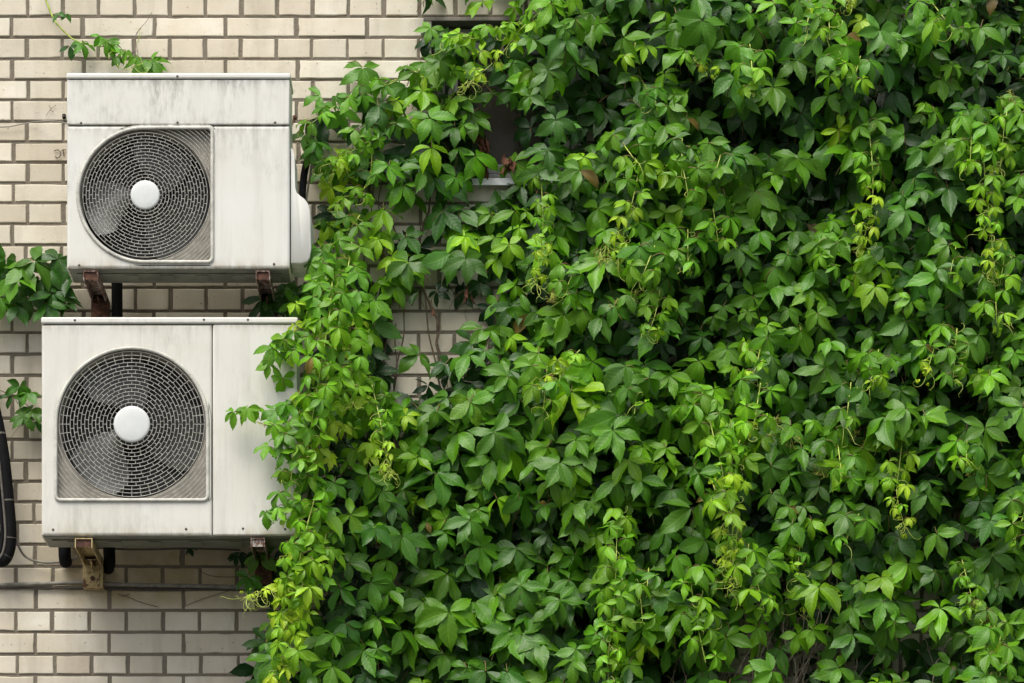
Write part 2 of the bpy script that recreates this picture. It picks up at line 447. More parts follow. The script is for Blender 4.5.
def make_ac(name, label, u0, u1, v_lid, v_seam, v_bot, cu, cv, Rp, Rc, hubp, sq, paint, front_d, back_d, kind, fan_rot):
    F_ = front_d
    A = W(u0, v_bot, F_); B = W(u1, v_seam, F_); C = W(cu, cv, F_)
    s = K * (DC - F_) / DC
    R = Rp * s; RC = Rc * s; HUB = hubp * s
    cx, cz = C[0], C[2]; yf = -F_; yb = -back_d
    t = thing(name, ((A[0]+B[0])/2, (yf+yb)/2, A[2]), label, 'air conditioner', 'air conditioner outdoor units on the wall')
    # --- the casing part that holds the fan: radial loft round the fan axis
    if kind == 'upper':
        px0, px1, pz0, pz1 = A[0], B[0], A[2], W(0, 125.8, F_)[2]
    else:
        px0, px1, pz0, pz1 = A[0], W(212, 0, F_)[0], A[2], B[2]
    ox0, ox1, oz0, oz1 = px0-cx, px1-cx, pz0-cz, pz1-cz
    angs = set(np.linspace(0, 2*PI, 288, endpoint=False).tolist())
    for (x, z) in ((ox0,oz0),(ox1,oz0),(ox0,oz1),(ox1,oz1)):
        aa = math.atan2(z, x) % (2*PI); angs |= {aa, aa - .004, aa + .004}
    for q in (-1, 1):
        for e in np.linspace(-.1, .1, 15): angs.add((sq + q * PI/4 + e) % (2*PI))
    angs = sorted(a % (2*PI) for a in angs)
    nA = len(angs)
    def ring(rf, y): return [(cx + rf(a)*math.cos(a), y, cz + rf(a)*math.sin(a)) for a in angs]
    cr = .02
    Dr = lambda off: (lambda a: d_radius(a, R + off, sq, cr + off))
    def Or(ins):
        return lambda a: rr_radius(a, ox0+ins, ox1-ins, oz0+ins, oz1-ins, 0)
    # the fan section of the casing
    rings = [ring(Dr(0), yf+.028), ring(Dr(0), yf+.004), ring(Dr(.003), yf+.0005), ring(Dr(.008), yf), ring(Dr(.0095), yf), ring(Or(.0115), yf), ring(Or(.010), yf),
             ring(Or(.0055), yf+.0009), ring(Or(.002), yf+.0035), ring(Or(.0004), yf+.0075), ring(Or(0), yf+.013), ring(Or(0), yb)]
    m = MB(); V = [p for r in rings for p in r]; Fs = []
    for i in range(len(rings)-1):
        for j in range(nA):
            k = (j+1) % nA; Fs.append((i*nA+j, i*nA+k, (i+1)*nA+k, (i+1)*nA+j))
    Fs.append(tuple((len(rings)-1)*nA + j for j in range(nA)))
    m.add(V, Fs); m.build('casing', paint, t, smooth=28)
    # --- rim of the grille
    m = MB(); rr = .0062; prof = [(rr*math.cos(b), rr*.9*math.sin(b)) for b in np.linspace(0, 2*PI, 10, endpoint=False)]
    V = []
    for (o_, y_) in prof: V += ring(Dr(o_-.0035), yf - .0035 + y_)
    Fs = []
    for i in range(10):
        i2 = (i+1) % 10
        for j in range(nA):
            k = (j+1) % nA; Fs.append((i*nA+j, i*nA+k, i2*nA+k, i2*nA+j))
    m.add(V, Fs); rim = m.build('grille_rim', M['frame_ring'], t, smooth=60)
    # --- baffle plate behind corners, shroud tube, coil behind
    m = MB(); V = ring(Dr(-.0005), yf+.026) + ring(lambda a: RC, yf+.024) + ring(lambda a: RC-.006, yf+.032) + ring(lambda a: RC-.006, yf+.13)
    Fs = [(i*nA+j, (i+1)*nA+j, (i+1)*nA+(j+1) % nA, i*nA+(j+1) % nA) for i in range(3) for j in range(nA)]
    m.add(V, Fs); m.build('baffle', M['baffle'], t, smooth=40)
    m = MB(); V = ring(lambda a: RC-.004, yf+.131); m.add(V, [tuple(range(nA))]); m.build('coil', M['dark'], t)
    # --- grille wires
    m = MB(); pitch = (3.65 if kind == 'lower' else 3.2) * s
    hubr = HUB; r = hubr + pitch * .9; wires = []
    wr = .00125
    while r < R * 1.42:
        wires.append(r); r += pitch
    def inside(a, r): return r < d_radius(a, R-.002, sq, cr) 
    for r in wires:
        nn = max(96, int(2*PI*r/.006)); aa = np.linspace(0, 2*PI, nn, endpoint=False)
        ins = [inside(a, r) for a in aa]
        if all(ins):
            pts = [(cx + r*math.cos(a), yf-.001, cz + r*math.sin(a)) for a in np.append(aa, [aa[0], aa[1]])]
            m.tube(pts, wr, 4, cap=False)
        else:
            # arcs
            st = next((i for i in range(nn) if not ins[i]), 0); run = []
            for q in range(nn+1):
                i = (st+q) % nn
                if ins[i] and q < nn: run.append(aa[i])
                else:
                    if len(run) > 2:
                        m.tube([(cx + r*math.cos(a), yf-.001, cz + r*math.sin(a)) for a in run], wr, 4, cap=False)
                    run = []
    allr = [hubr-.002] + wires
    full = [r for r in wires if r < R-.003]
    for i in range(len(full)):
        ra, rb = allr[i], allr[i+1]
        nt_ = 20 if rb < R*.42 else (32 if rb < R*.68 else 44)
        off = .5 * (i % 2)
        if kind == 'lower' and i >= len(full)-3: nt_ = 48; off = 0
        for k in range(nt_):
            a = 2*PI*(k+off)/nt_
            if kind == 'upper' and i >= len(full)-1 : continue
            c_, s_ = math.cos(a), math.sin(a)
            m.tube([(cx+ra*c_, yf+.0005, cz+ra*s_), (cx+rb*c_, yf+.0005, cz+rb*s_)], wr*.95, 4, cap=False)
    gr = m.build('grille', M['wire'], t)
    # --- hub cap
    m = MB(); V = []; nn = 64; prof = [(0.0001, -.0068), (HUB*.5, -.0064), (HUB*.85, -.0052), (HUB*.97, -.0036), (HUB, -.0012), (HUB, .004)]
    for (r, y) in prof: V += [(cx+r*math.cos(a), yf+y, cz+r*math.sin(a)) for a in np.linspace(0, 2*PI, nn, endpoint=False)]
    m.add(V, [(i*nn+j, (i+1)*nn+j, (i+1)*nn+(j+1) % nn, i*nn+(j+1) % nn) for i in range(len(prof)-1) for j in range(nn)])
    m.build('hub_cap', M['hub'], t, smooth=60)
    # --- fan
    fo = bpy.data.objects.new('fan', None)
    m = MB(); V = []; HR = RC*.24; nn = 40
    for (r, y) in ((.0001, .040), (HR*.8, .041), (HR, .047), (HR, .11)):
        V += [(cx+r*math.cos(a), yf+y, cz+r*math.sin(a)) for a in np.linspace(0, 2*PI, nn, endpoint=False)]
    m.add(V, [(i*nn+j, (i+1)*nn+j, (i+1)*nn+(j+1) % nn, i*nn+(j+1) % nn) for i in range(3) for j in range(nn)])
    fan = m.build('fan', M['fan'], t, smooth=40)
    for b in range(3):
        m = MB(); V = []; nr, na = 12, 10
        for i in range(nr):
            r = HR*.9 + (RC*.94-HR*.9)*i/(nr-1)
            a0 = fan_rot + b*2*PI/3 + .35*(i/(nr-1))**1.5
            span = .75 + .55*math.sin(PI*min(1, i/(nr-1)*.8+.1))
            for j in range(na):
                f = j/(na-1); a = a0 + span*f
                V.append((cx+r*math.cos(a), yf+.105-.06*f+.012*math.sin(PI*f), cz+r*math.sin(a)))
        m.add(V, [(i*na+j, (i+1)*na+j, (i+1)*na+j+1, i*na+j+1) for i in range(nr-1) for j in range(na-1)])
        m.build('blade', M['fan'], fan, smooth=60)
    # --- lid
    L0 = W(u0-.6, v_lid, F_+.006); L1 = W(u1+.8, v_seam-.8, F_+.006)
    m = MB(); m.box(L0[0], L1[0], yf-.007, yb+.004, L1[2], L0[2]); m.build('lid', M['lid'], t, bevel=.006)
    # --- remaining panels
    if kind == 'upper':
        zt0, zt1 = W(0, 124.9, F_)[2], W(0, 79.6, F_)[2]
        m = MB(); m.box(A[0]+.0005, B[0]-.0005, yf-.0015, yb, zt0, zt1); m.build('top_panel', paint, t, bevel=.005)
        m = MB(); m.box(A[0]+.012, B[0]-.012, yf+.012, yb-.012, zt0-.004, zt0+.004); m.build('seam_gap', M['dark'], t)
    else:
        m = MB(); m.box(W(212.7, 0, F_)[0], B[0], yf-.0008, yb, A[2], B[2]); m.build('side_panel', paint, t, bevel=.006)
        m = MB(); m.box(px1-.004, px1+.008, yf+.008, yb-.01, A[2]+.01, B[2]-.004); m.build('seam_gap', M['dark'], t)
    # dark strip in the gap under the lid, painting in its shade
    m = MB(); m.box(A[0]+.01, B[0]-.01, yf+.008, yb-.01, W(0, v_seam+1.2, F_)[2], L1[2]+.002); m.build('lid_gap_shade', M['dark'], t)
    # --- base tray: pressed pan with ribs
    m = MB(); zb = A[2]
    m.box(A[0]+.006, B[0]-.006, yf+.010, yb-.004, zb-.004, zb+.002)
    m.box(A[0]+.03, B[0]-.03, yf+.06, yb-.04, zb-.008, zb-.0042)
    for k in range(6):
        xx = A[0] + (B[0]-A[0])*(k+.6)/6.3
        m.box(xx, xx+.045, yf+.07, yb-.06, zb-.011, zb-.0082)
    m.build('base_tray', M['tray'], t, bevel=.004)
    # --- screws
    def screw(u, v, d=None):
        p = W(u, v, F_); r = .0042; m = MB(); V = []; nn = 12
        y0 = yf - (.0015 if kind == 'upper' and v < 125 else .0008)
        if v < v_seam: y0 = yf-.007
        for (rad, y) in ((r, .003), (r, -.001), (r*.7, -.0024), (.00005, -.0026)):
            V += [(p[0]+rad*math.cos(a), y0+y, p[2]+rad*math.sin(a)) for a in np.linspace(0, 2*PI, nn, endpoint=False)]
        m.add(V, [(i*nn+j, (i+1)*nn+j, (i+1)*nn+(j+1) % nn, i*nn+(j+1) % nn) for i in range(3) for j in range(nn)])
        m.build('screw', M['screw'], t, smooth=50)
    if kind == 'upper':
        for (u, v) in ((79,265),(274,264),(177.5,76.8),(81,123),(177.5,122.6),(275,122.6)): screw(u, v)
    else:
        for (u, v) in ((53,529.5),(186,528.8),(243,528.5),(204,320),(248,320),(75,320.5),(285,529)): screw(u, v)
    # --- left side handle recess / right valve cover
    if kind == 'upper':
        pr = [(291,148),(293.2,149.5),(294.4,154),(295,187),(296.6,192),(300,195.6),(304.6,199),(308,203.6),(310,209),(310.8,216),(311,250),(309.8,258),(307,262.2),(302,263.5),(291,263.5)]
        ya, yb2 = F_-.02, F_-.25
        m = MB(); nP = len(pr)
        V = [tuple(W(u - (1.6 if u > 292 else 0), v, ya)+np.array([0,-.004,0])) for (u, v) in pr]
        V = []
        for (ins, dd) in ((1.1, ya+.003), (.4, ya+.001), (0, ya-.002), (0, yb2)):
            cu_, cv_ = 299, 215
            for (u, v) in pr:
                du = u-cu_; dv = v-cv_; l = math.hypot(du, dv)
                uu = u if u < 291.5 else u-ins*du/l
                vv = v-ins*dv/l
                p = W(uu, vv, ya); V.append((p[0], -dd, p[2]))
        Fs = [tuple(range(nP))[::-1]] + [(i*nP+j, i*nP+(j+1) % nP, (i+1)*nP+(j+1) % nP, (i+1)*nP+j) for i in range(3) for j in range(nP)] + [tuple(3*nP+j for j in range(nP))]
        m.add(V, Fs); m.build('valve_cover', paint, t, smooth=50)
    return t

make_ac('air_conditioner', 'grimy white outdoor unit, the higher of the two, with black mould along its top',
        66.8, 289.8, 72.8, 79.4, 268.3, 145.2, 195.0, 68.1, 66.2, 14.6, 0.0, M['paint_up'], .45, .225, 'upper', .4)
make_ac('air_conditioner', 'larger ivory outdoor unit, the lower of the two, leaves hanging over its right edge',
        41.5, 297.2, 317, 324.2, 535.5, 131.8, 424.2, 77.0, 74.3, 18.2, -PI/2, M['paint_lo'], .45, .21, 'lower', 1.1)

# ------------------------------------------------------------------ brackets (welded channel arm and wall leg)
def bracket(label, u0, u1, v, mat, leg, leaf=None):
    a = W(u0, v, .455); b = W(u1, v, .455); h = .034; zt_ = a[2]; x0, x1 = a[0], b[0]
    t = thing('wall_bracket', ((x0+x1)/2, 0, zt_), label, 'bracket', 'rusty brackets under the units')
    m = MB(); th = .004
    m.box(x0, x1, -.455, -.006, zt_-th, zt_)
    m.box(x0, x0+th, -.455, -.006, zt_-h, zt_-th-.0003); m.box(x1-th, x1, -.4551, -.006, zt_-h, zt_-th-.0003)
    m.build('arm', mat[0], t, bevel=.0012)
    m = MB(); m.box(x0+.002+th, x1-.002-th, -.449, -.446, zt_-h*.86, zt_-th-.0005); m.build('end_plate', mat[1], t)
    m = MB(); zz = zt_-leg
    m.box(x0-.004, x1+.005, -.075, -.003, zz, zt_-h*.45); m.box(x0+.006, x1-.006, -.079, -.0755, zz+.006, zt_-h*.95)
    m.build('wall_leg', mat[2], t, bevel=.003)
    # gusset from leg to arm
    m = MB(); xg = (x0+x1)/2
    V = [(xg-.003,-.08,zz+.05),(xg+.003,-.08,zz+.05),(xg+.003,-.17,zt_-h*.9),(xg-.003,-.17,zt_-h*.9),(xg-.003,-.08,zt_-h*.9),(xg+.003,-.08,zt_-h*.9)]
    m.add(V, [(0,1,2,3),(0,3,4),(1,5,2),(4,3,2,5),(0,4,5,1)]); m.build('gusset', mat[2], t)
    m = MB()
    for (q, zq) in ((.5, zz+.03),):
        xx = x0+(x1-x0)*q
        V = []; nn = 6
        for (r, y) in ((.009, -.08), (.009, -.086), (.0001, -.0865)):
            V += [(xx+r*math.cos(a), y, zq+r*math.sin(a)) for a in np.linspace(0, 2*PI, nn, endpoint=False)]
        m.add(V, [(i*nn+j, (i+1)*nn+j, (i+1)*nn+(j+1) % nn, i*nn+(j+1) % nn) for i in range(2) for j in range(nn)])
    m.build('bolt', M['rust'], t)
rst = (M['rust'],)*3
bracket('dark rusty bracket under the left end of the higher unit', 83.2, 98, 270.6, (M['rust_white'], M['rust'], M['rust']), .085)
bracket('narrow brown bracket under the right end of the higher unit', 255.6, 270, 270.6, (M['rust_white'], M['rust'], M['rust']), .105)
bracket('bracket with peeling yellow paint under the left end of the lower unit', 74.8, 92.5, 538.0, (M['rust_yellow'], M['rust'], M['rust_yellow']), .112)
bracket('chipped rusty bracket under the right end of the lower unit, beside the hanging leaves', 250.6, 265, 537.8, (M['rust_white'], M['rust_white'], M['rust']), .10)

# ------------------------------------------------------------------ pipes and cables
def spline(pts, n=40):
    pts = np.asarray(pts, float); k = len(pts)
    if k < 3:
        t = np.linspace(0, 1, n)[:, None]; return pts[0]*(1-t)+pts[-1]*t
    P = np.vstack([2*pts[0]-pts[1], pts, 2*pts[-1]-pts[-2]]); out = []
    per = max(2, n // (k-1))
    for i in range(k-1):
        p0, p1, p2, p3 = P[i:i+4]
        for t in np.linspace(0, 1, per, endpoint=False):
            out.append(.5*((2*p1)+(-p0+p2)*t+(2*p0-5*p1+4*p2-p3)*t*t+(-p0+3*p1-3*p2+p3)*t**3))
    out.append(P[-2]); return np.array(out)
def cable(name, label, cat, pts, r, mat, sides=10, group=None, rad=None, n=60):
    m = MB(); c = spline([W(*p) for p in pts], n)
    m.tube(c, r if rad is None else np.interp(np.linspace(0, 1, len(c)), np.linspace(0, 1, len(rad)), rad), sides)
    o = m.build(name, mat, None, smooth=50); tag(o, label, cat, group); return o

# big hose loop at the left edge
tt = thing('insulated_hose', W(-4, 562, .08), 'thick black insulated hose bundle looping down the wall left of the lower unit', 'hose')
m = MB(); c = spline([W(*p) for p in ((-60,250,.06),(-30,330,.07),(-9,400,.08),(1.5,450,.1),(7,500,.1),(9.5,535,.1),(7,553,.1),(1,560,.1),(-5,548,.09),(-9,510,.08),(-14,450,.06))], 90)
m.tube(c, .025, 14); m.build('foam_sleeve', M['foam'], tt, smooth=60)
m = MB(); off = np.array([-.012, -.025, 0]); m.tube(c[10:70] + off, .0045, 8); m.build('wire', M['tape'], tt, smooth=60)
m = MB(); m.tube(c[8:72] + np.array([-.024, -.02, 0]), .006, 8); m.build('wire', M['foam'], tt, smooth=60)
for k in (24, 36, 46, 56):
    m = MB(); m.tube(c[k:k+2] if False else np.array([c[k], c[k]+(c[k+1]-c[k])*.35]), .0258, 14); m.build('tape_band', M['tape'], tt, smooth=40)

cable('pipe', 'black foam covered pipe dropping behind the lower unit, left of the yellow bracket', 'pipe',
      ((64,480,.05),(64,520,.05),(64.5,545,.055),(64.8,556,.05),(66,563,.02)), .022, M['foam'], 14)
cable('pipe', 'dark foam covered pipe dropping behind the lower unit, right of the yellow bracket', 'pipe',
      ((106,480,.06),(107.5,520,.06),(109,548,.06),(109.5,562,.05),(108,569,.01)), .021, M['foam'], 14)
cable('pipe', 'black drain pipe running down between the two units beside the rusty left bracket', 'pipe',
      ((117,235,.07),(117,270,.07),(117,300,.07),(117.5,345,.07),(116,400,.06)), .0195, M['foam'], 14)
cable('pipe', 'black pipe behind the valve cover of the higher unit', 'pipe',
      ((308,158,.10),(305,170,.12),(303,185,.13),(301,215,.16)), .0125, M['foam'], 12)
cable('cable', 'thin grey cable beside the black pipe behind the valve cover', 'cable',
      ((313,150,.10),(311,170,.10),(307,195,.12),(303,230,.14)), .0038, M['cable'], 8)
cable('cable', 'grey conduit running level across the bricks below the lower unit', 'cable',
      ((-60,586,.016),(0,585,.016),(50,583.5,.015),(85,582.5,.015),(120,584.5,.016),(170,585.5,.016),(215,586.5,.016),(262,588,.016),(330,590,.016)), .0072, M['cable'], 10, 'cables under the lower unit')
cable('cable', 'thin dark cable just under the grey conduit below the lower unit', 'cable',
      ((-60,590,.010),(20,588.6,.010),(88,588.2,.012),(150,590,.011),(220,589.6,.010),(300,592,.010)), .0036, M['thin'], 8, 'cables under the lower unit')
cable('cable', 'slim cable curving from the black hose to the yellow bracket', 'cable',
      ((13,528,.05),(18,545,.04),(26,557,.03),(40,562,.03),(55,562.5,.03),(70,561,.03),(78,556,.06)), .0042, M['cable'], 8)
cable('cable', 'thin dark wire slung from the left edge to the side of the higher unit', 'cable',
      ((-60,124,.01),(0,127,.012),(20,124.5,.015),(38,121.6,.02),(55,121.3,.08),(68,123.5,.15)), .0022, M['cable'], 6)
cable('cable', 'dark wire bracing from the lower unit base across its bricks', 'cable',
      ((96,548,.02),(140,549.5,.02),(190,548.5,.02),(240,550,.02)), .0035, M['thin'], 6)
tt = thing('cable_clip', W(64.5, 117, .012), 'small dark clip holding the wire at the left side of the higher unit', 'clip')
a = W(64.3, 117, 0); m = MB(); m.box(a[0]-.006, a[0]+.006, -.016, -.0025, a[2]-.009, a[2]+.008); m.build('clip_body', M['foam'], tt, bevel=.003)
m = MB(); m.tube([a+np.array([0,-.016,0]), a+np.array([0,-.02,0])], .003, 8); m.build('nail', M['screw'], tt)
tt = thing('cable_clip', W(295, 118, .1), 'small brown hook beside the top right of the higher unit', 'clip')
m = MB(); a = W(294.5, 117.5, .14); m.box(a[0]-.006, a[0]+.008, -.15, -.13, a[2]-.007, a[2]+.006); m.build('clip_body', M['rust'], tt, bevel=.003)
m = MB(); m.tube([W(294,118,.14), W(292.6,124,.15), W(291,127,.155)], .003, 8); m.build('nail', M['rust'], tt)

# ------------------------------------------------------------------ leaves
NR, NC = 11, 5
def leaflet_template(bend, fold, twist, wave, seed, slim=1.0):
    r = np.random.default_rng(seed); P = []; UV = []
    ts = np.linspace(0, 1, NR); x = z = 0; cen = []
    for i, t in enumerate(ts):
        cen.append((x, z)); th = bend * (t ** 1.3) - .12
        st = 1/(NR-1); x += math.cos(th)*st; z -= math.sin(th)*st
    curve = r.uniform(-.08, .08)
    for i, t in enumerate(ts):
        wd = .238*slim*(math.sin(PI*t**.86)**.95 if 0 < t < 1 else 0)
        if t > .7: wd *= (1-(t-.7)*1.5)
        wd = max(wd, .012 if t < .5 else .004)
        cx_, cz_ = cen[i]
        for j in range(NC):
            u = -1+2*j/(NC-1)
            ww = wd
            if abs(u) == 1 and .22 < t < .97: ww *= (1.06 if (i % 2 == 0) else .96)
            lat = u*ww
            xx = cx_ + (0.0 if abs(u) < 1 else (.012 if i % 2 == 0 else -.006)*(0 if t < .2 or t > .97 else 1)) - abs(u)*0.02*(1-t)
            zz = cz_ + fold*abs(lat) - (.35*lat*lat/.26) + wave*math.sin(t*9+seed+(2 if u > 0 else 0))*abs(u)*.5*min(1, 4*t*(1-t)*2)
            yy = lat + curve*math.sin(PI*t)
            tw = twist*t; yy2 = yy*math.cos(tw)-0; zz += yy*math.sin(tw)
            P.append((xx, yy2, zz)); UV.append((t, (u+1)/2))
    Fq = [(i*NC+j, (i+1)*NC+j, (i+1)*NC+j+1, i*NC+j+1) for i in range(NR-1) for j in range(NC-1)]
    return np.array(P), np.array(Fq), np.array(UV)
TEMPL = []
for q in range(16):
    TEMPL.append(leaflet_template(rng.uniform(.05, 1.05), rng.uniform(.3, .85), rng.uniform(-.5, .5), rng.uniform(.02, .09), q+1, rng.uniform(.86, 1.12)))
YT = [leaflet_template(rng.uniform(.7, 1.7), rng.uniform(.5, .95), rng.uniform(-.5, .5), .05, 50+q, .78) for q in range(6)]
TEMPL += YT                      # 16..21 young, folded, slimmer
BV = NR*NC

class Foliage:
    def __init__(self):
        self.T = []; self.Mx = []; self.P = []; self.C = []; self.pet = MB(); self.ten = MB(); self.haspet = False
    def leaflet(self, pos, X, Z, size, col, tmpl):
        Y = np.cross(Z, X)
        self.T.append(tmpl); self.Mx.append(np.stack([X, Y, Z], 1)*size); self.P.append(pos); self.C.append(col)
    def leaf(self, c, n, d, size, col, young=0.0, nl=5, pet=None, droop=.35):
        n = norm(n); d = norm(d - n*np.dot(d, n)); s = np.cross(n, d)
        angs = {5: (0, 60, -60, 124, -124), 4: (0, 55, -50, 105), 3: (0, 65, -65)}[nl]
        scl = {5: (1, .95, .95, .76, .76), 4: (1, .9, .9, .7), 3: (1, .85, .85)}[nl]
        for a, k in zip(angs, scl):
            al = math.radians(a + rng.normal(0, 7)); dl = droop + rng.normal(0, .16) + (.1 if a == 0 else 0)
            dr = math.cos(al)*d + math.sin(al)*s
            X = math.cos(dl)*dr - math.sin(dl)*n; Z = math.cos(dl)*n + math.sin(dl)*dr
            rl = rng.normal(0, .22); Y = np.cross(Z, X); Z = norm(math.cos(rl)*Z + math.sin(rl)*Y)
            cc = np.clip(np.asarray(col)*rng.uniform(.86, 1.14), 0, 1)
            if rng.random() < .0025: cc = np.array([.24, .17, .04])*rng.uniform(.6, 1.2)
            tm = int(rng.integers(16, 22)) if rng.random() < young else int(rng.integers(0, 16))
            self.leaflet(c + X*size*.05, X, Z, size*k*rng.uniform(.9, 1.08), cc, tm)
        if pet is not None:
            self.haspet = True
            mid = (c+pet)/2 + n*size*.18
            self.pet.tube(spline([pet, mid, c], 6), .0011 + size*.004, 4, cap=False)
    def build(self, name, parent, label=None):
        T = np.array(self.T); Mx = np.array(self.Mx); P = np.array(self.P); C = np.array(self.C)
        Vs = []; Cs = []; UVs = []; cnt = 0; Fs = []
        for q, (tv, tf, tu) in enumerate(TEMPL):
            idx = np.where(T == q)[0]
            if len(idx) == 0: continue
            v = np.einsum('nij,kj->nki', Mx[idx], tv) + P[idx][:, None, :]
            Vs.append(v.reshape(-1, 3)); Cs.append(np.repeat(C[idx], BV, 0))
            f = tf[None] + (np.arange(len(idx))*BV)[:, None, None] + cnt
            Fs.append(f.reshape(-1, 4)); UVs.append(np.tile(tu[tf.reshape(-1)], (len(idx), 1)))
            cnt += len(idx)*BV
        nleaf = sum(len(f) for f in Fs); mats = [M['leaf']]; mid = []
        for mb_, mt in ((self.pet, M['petiole']), (self.ten, M['stem_green'])):
            if mb_.n == 0: continue
            pv = np.concatenate(mb_.v); pf = np.array(mb_.f)
            Vs.append(pv); Cs.append(np.full((len(pv), 3), .1)); Fs.append(pf+cnt); UVs.append(np.zeros((pf.size, 2))); cnt += len(pv)
            mats.append(mt); mid += [len(mats)-1]*len(pf)
        V = np.concatenate(Vs); C = np.concatenate(Cs); F = np.concatenate(Fs); UV = np.concatenate(UVs)
        off = np.array(total_loc(parent)); V = V - off
        me = bpy.data.meshes.new(name)
        me.vertices.add(len(V)); me.vertices.foreach_set('co', V.astype(np.float32).ravel())
        me.loops.add(F.size); me.loops.foreach_set('vertex_index', F.astype(np.int32).ravel())
        me.polygons.add(len(F)); me.polygons.foreach_set('loop_start', (np.arange(len(F))*4).astype(np.int32))
        me.update(calc_edges=True)
        me.polygons.foreach_set('use_smooth', np.ones(len(F), bool))
        uvl = me.uv_layers.new(name='UVMap'); uvl.data.foreach_set('uv', UV.astype(np.float32).ravel())
        at = me.attributes.new('lcol', 'FLOAT_COLOR', 'POINT')
        at.data.foreach_set('color', np.hstack([C, np.ones((len(C), 1))]).astype(np.float32).ravel())
        for mt in mats: me.materials.append(mt)
        me.polygons.foreach_set('material_index', np.array([0]*nleaf+mid, np.int32))
        me.validate()
        o = bpy.data.objects.new(name, me); link(o, parent)
        if label: o['label'] = label
        return o

OUT = np.array([0, -1.0, 0]); UP = np.array([0, 0, 1.0])
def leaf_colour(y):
    """y: 0 dark (old leaves, and shade painted into inner ones) ... 1 newest yellow-green"""
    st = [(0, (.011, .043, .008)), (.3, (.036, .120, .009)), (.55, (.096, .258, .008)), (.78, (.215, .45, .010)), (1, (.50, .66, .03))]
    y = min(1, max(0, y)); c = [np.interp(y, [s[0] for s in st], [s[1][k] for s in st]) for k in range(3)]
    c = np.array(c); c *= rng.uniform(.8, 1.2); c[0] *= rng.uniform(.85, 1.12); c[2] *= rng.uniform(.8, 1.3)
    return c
def draped(tilt=.55, spread=35, lean=0):
    n = norm(OUT*1.0 + UP*(tilt+rng.normal(0, .32)) + np.array([rng.normal(lean, .38), 0, 0]))
    d = norm(-UP + n*np.dot(UP, n)); a = math.radians(rng.normal(0, spread)); s = np.cross(n, d)
    return n, math.cos(a)*d + math.sin(a)*s

# smooth random fields on the wall
class Field:
    def __init__(self, step, seed, lo=-200, hi=1300):
        r = np.random.default_rng(seed); self.s = step; self.lo = lo; k = int((hi-lo)/step)+3; self.g = r.random((k, k))
    def __call__(self, u, v):
        x = (u-self.lo)/self.s; y = (v-self.lo)/self.s; i, j = int(x), int(y); fx, fy = x-i, y-j
        fx = fx*fx*(3-2*fx); fy = fy*fy*(3-2*fy); g = self.g
        return (g[i,j]*(1-fx)+g[i+1,j]*fx)*(1-fy)+(g[i,j+1]*(1-fx)+g[i+1,j+1]*fx)*fy
F1 = Field(70, 1); F2 = Field(34, 2); F3 = Field(150, 3); FG = Field(48, 5)

# how thick the creeper grows over the wall, 32-unit cells, columns 7..17 (beyond: full)
GRID = {
 0:'00000012468', 1:'00000157779', 2:'00001376579', 3:'00143576149', 4:'00444667028',
 5:'00454653048', 6:'00254545689', 7:'00176633499', 8:'00697411599', 9:'00898221599',
 10:'00799122799', 11:'02999456999', 12:'01999799999', 13:'03999999999', 14:'02999999999',
 15:'02999999999', 16:'02999999999', 17:'03999999999', 18:'16999999999', 19:'18999999999',
 20:'08898999999', 21:'07888999999'}
def dens(u, v):
    r = int(min(21, max(0, v // 32))); c = int(u // 32) - 7
    if c < 0: return 0
    q = float(GRID[r][c]) if c < 11 else 9.0
    # thin places low on the right where bare twigs and bricks show
    for (a, b, ru, rv, k) in ((765, 650, 60, 46, .66), (918, 640, 32, 52, .62), (905, 575, 22, 30, .4), (905, 430, 28, 30, .35), (395, 560, 25, 30, .3), (815, 560, 34, 26, .3)):
        q *= 1 - k*math.exp(-((u-a)/ru)**2-((v-b)/rv)**2)
    return q/9
YOUNG = [(325,320,50,85,.42),(305,430,42,70,.42),(290,590,30,65,.5),(345,430,30,60,.2),(380,462,26,20,.4),(355,230,50,50,.15),(345,160,40,20,.15),(470,70,60,40,.12),
         (625,240,30,40,.2),(540,240,16,40,.18),(862,235,20,40,.22),(990,260,20,50,.22),(720,420,60,40,.22),(728,530,24,50,.3),(612,560,50,60,.15),
         (850,10,40,16,.3),(690,180,50,30,.12),(560,375,30,20,.2),(905,490,20,40,.2),(830,350,50,50,.15),(780,380,40,40,.12),(1000,170,40,40,.12),(590,90,60,40,.1),(760,640,30,20,.1),(620,650,60,30,.15),(420,110,40,40,.15),(960,350,50,40,.1)]
def youth(u, v):
    y = 0
    for (a, b, ru, rv, k) in YOUNG: y += k*math.exp(-((u-a)/ru)**2-((v-b)/rv)**2)
    return y
BIG = [(470,440,60,50,.5),(445,620,60,45,.75),(520,570,50,50,.4),(900,410,45,40,.45),(600,390,40,40,.4),(660,30,60,40,.4),(790,80,60,50,.35),(800,170,50,30,.3),(720,170,40,30,.3),(385,260,40,50,.35),(430,170,50,50,.35),(950,560,60,60,.25),(570,440,40,40,.3),(640,640,80,40,.05),(900,140,60,50,.2)]
def bigness(u, v):
    y = 0
    for (a, b, ru, rv, k) in BIG: y += k*math.exp(-((u-a)/ru)**2-((v-b)/rv)**2)
    return y
def surf(u, v):
    """distance of the leaf front from the wall"""
    base = .17 + .13*F1(u, v) + .05*F2(u, v)
    if u > 520: base += .07*min(1, (u-520)/120)
    if v > 270 or u > 300:
        k = math.exp(-((u-305)/48)**2)*(1 if v > 285 else .25)
        base = base*(1-k) + (.50+.05*F2(u, v))*k
    if u < 530 and v < 350 and u > 300: base = .06+.10*F1(u, v)+.04*F2(u, v)
    return base
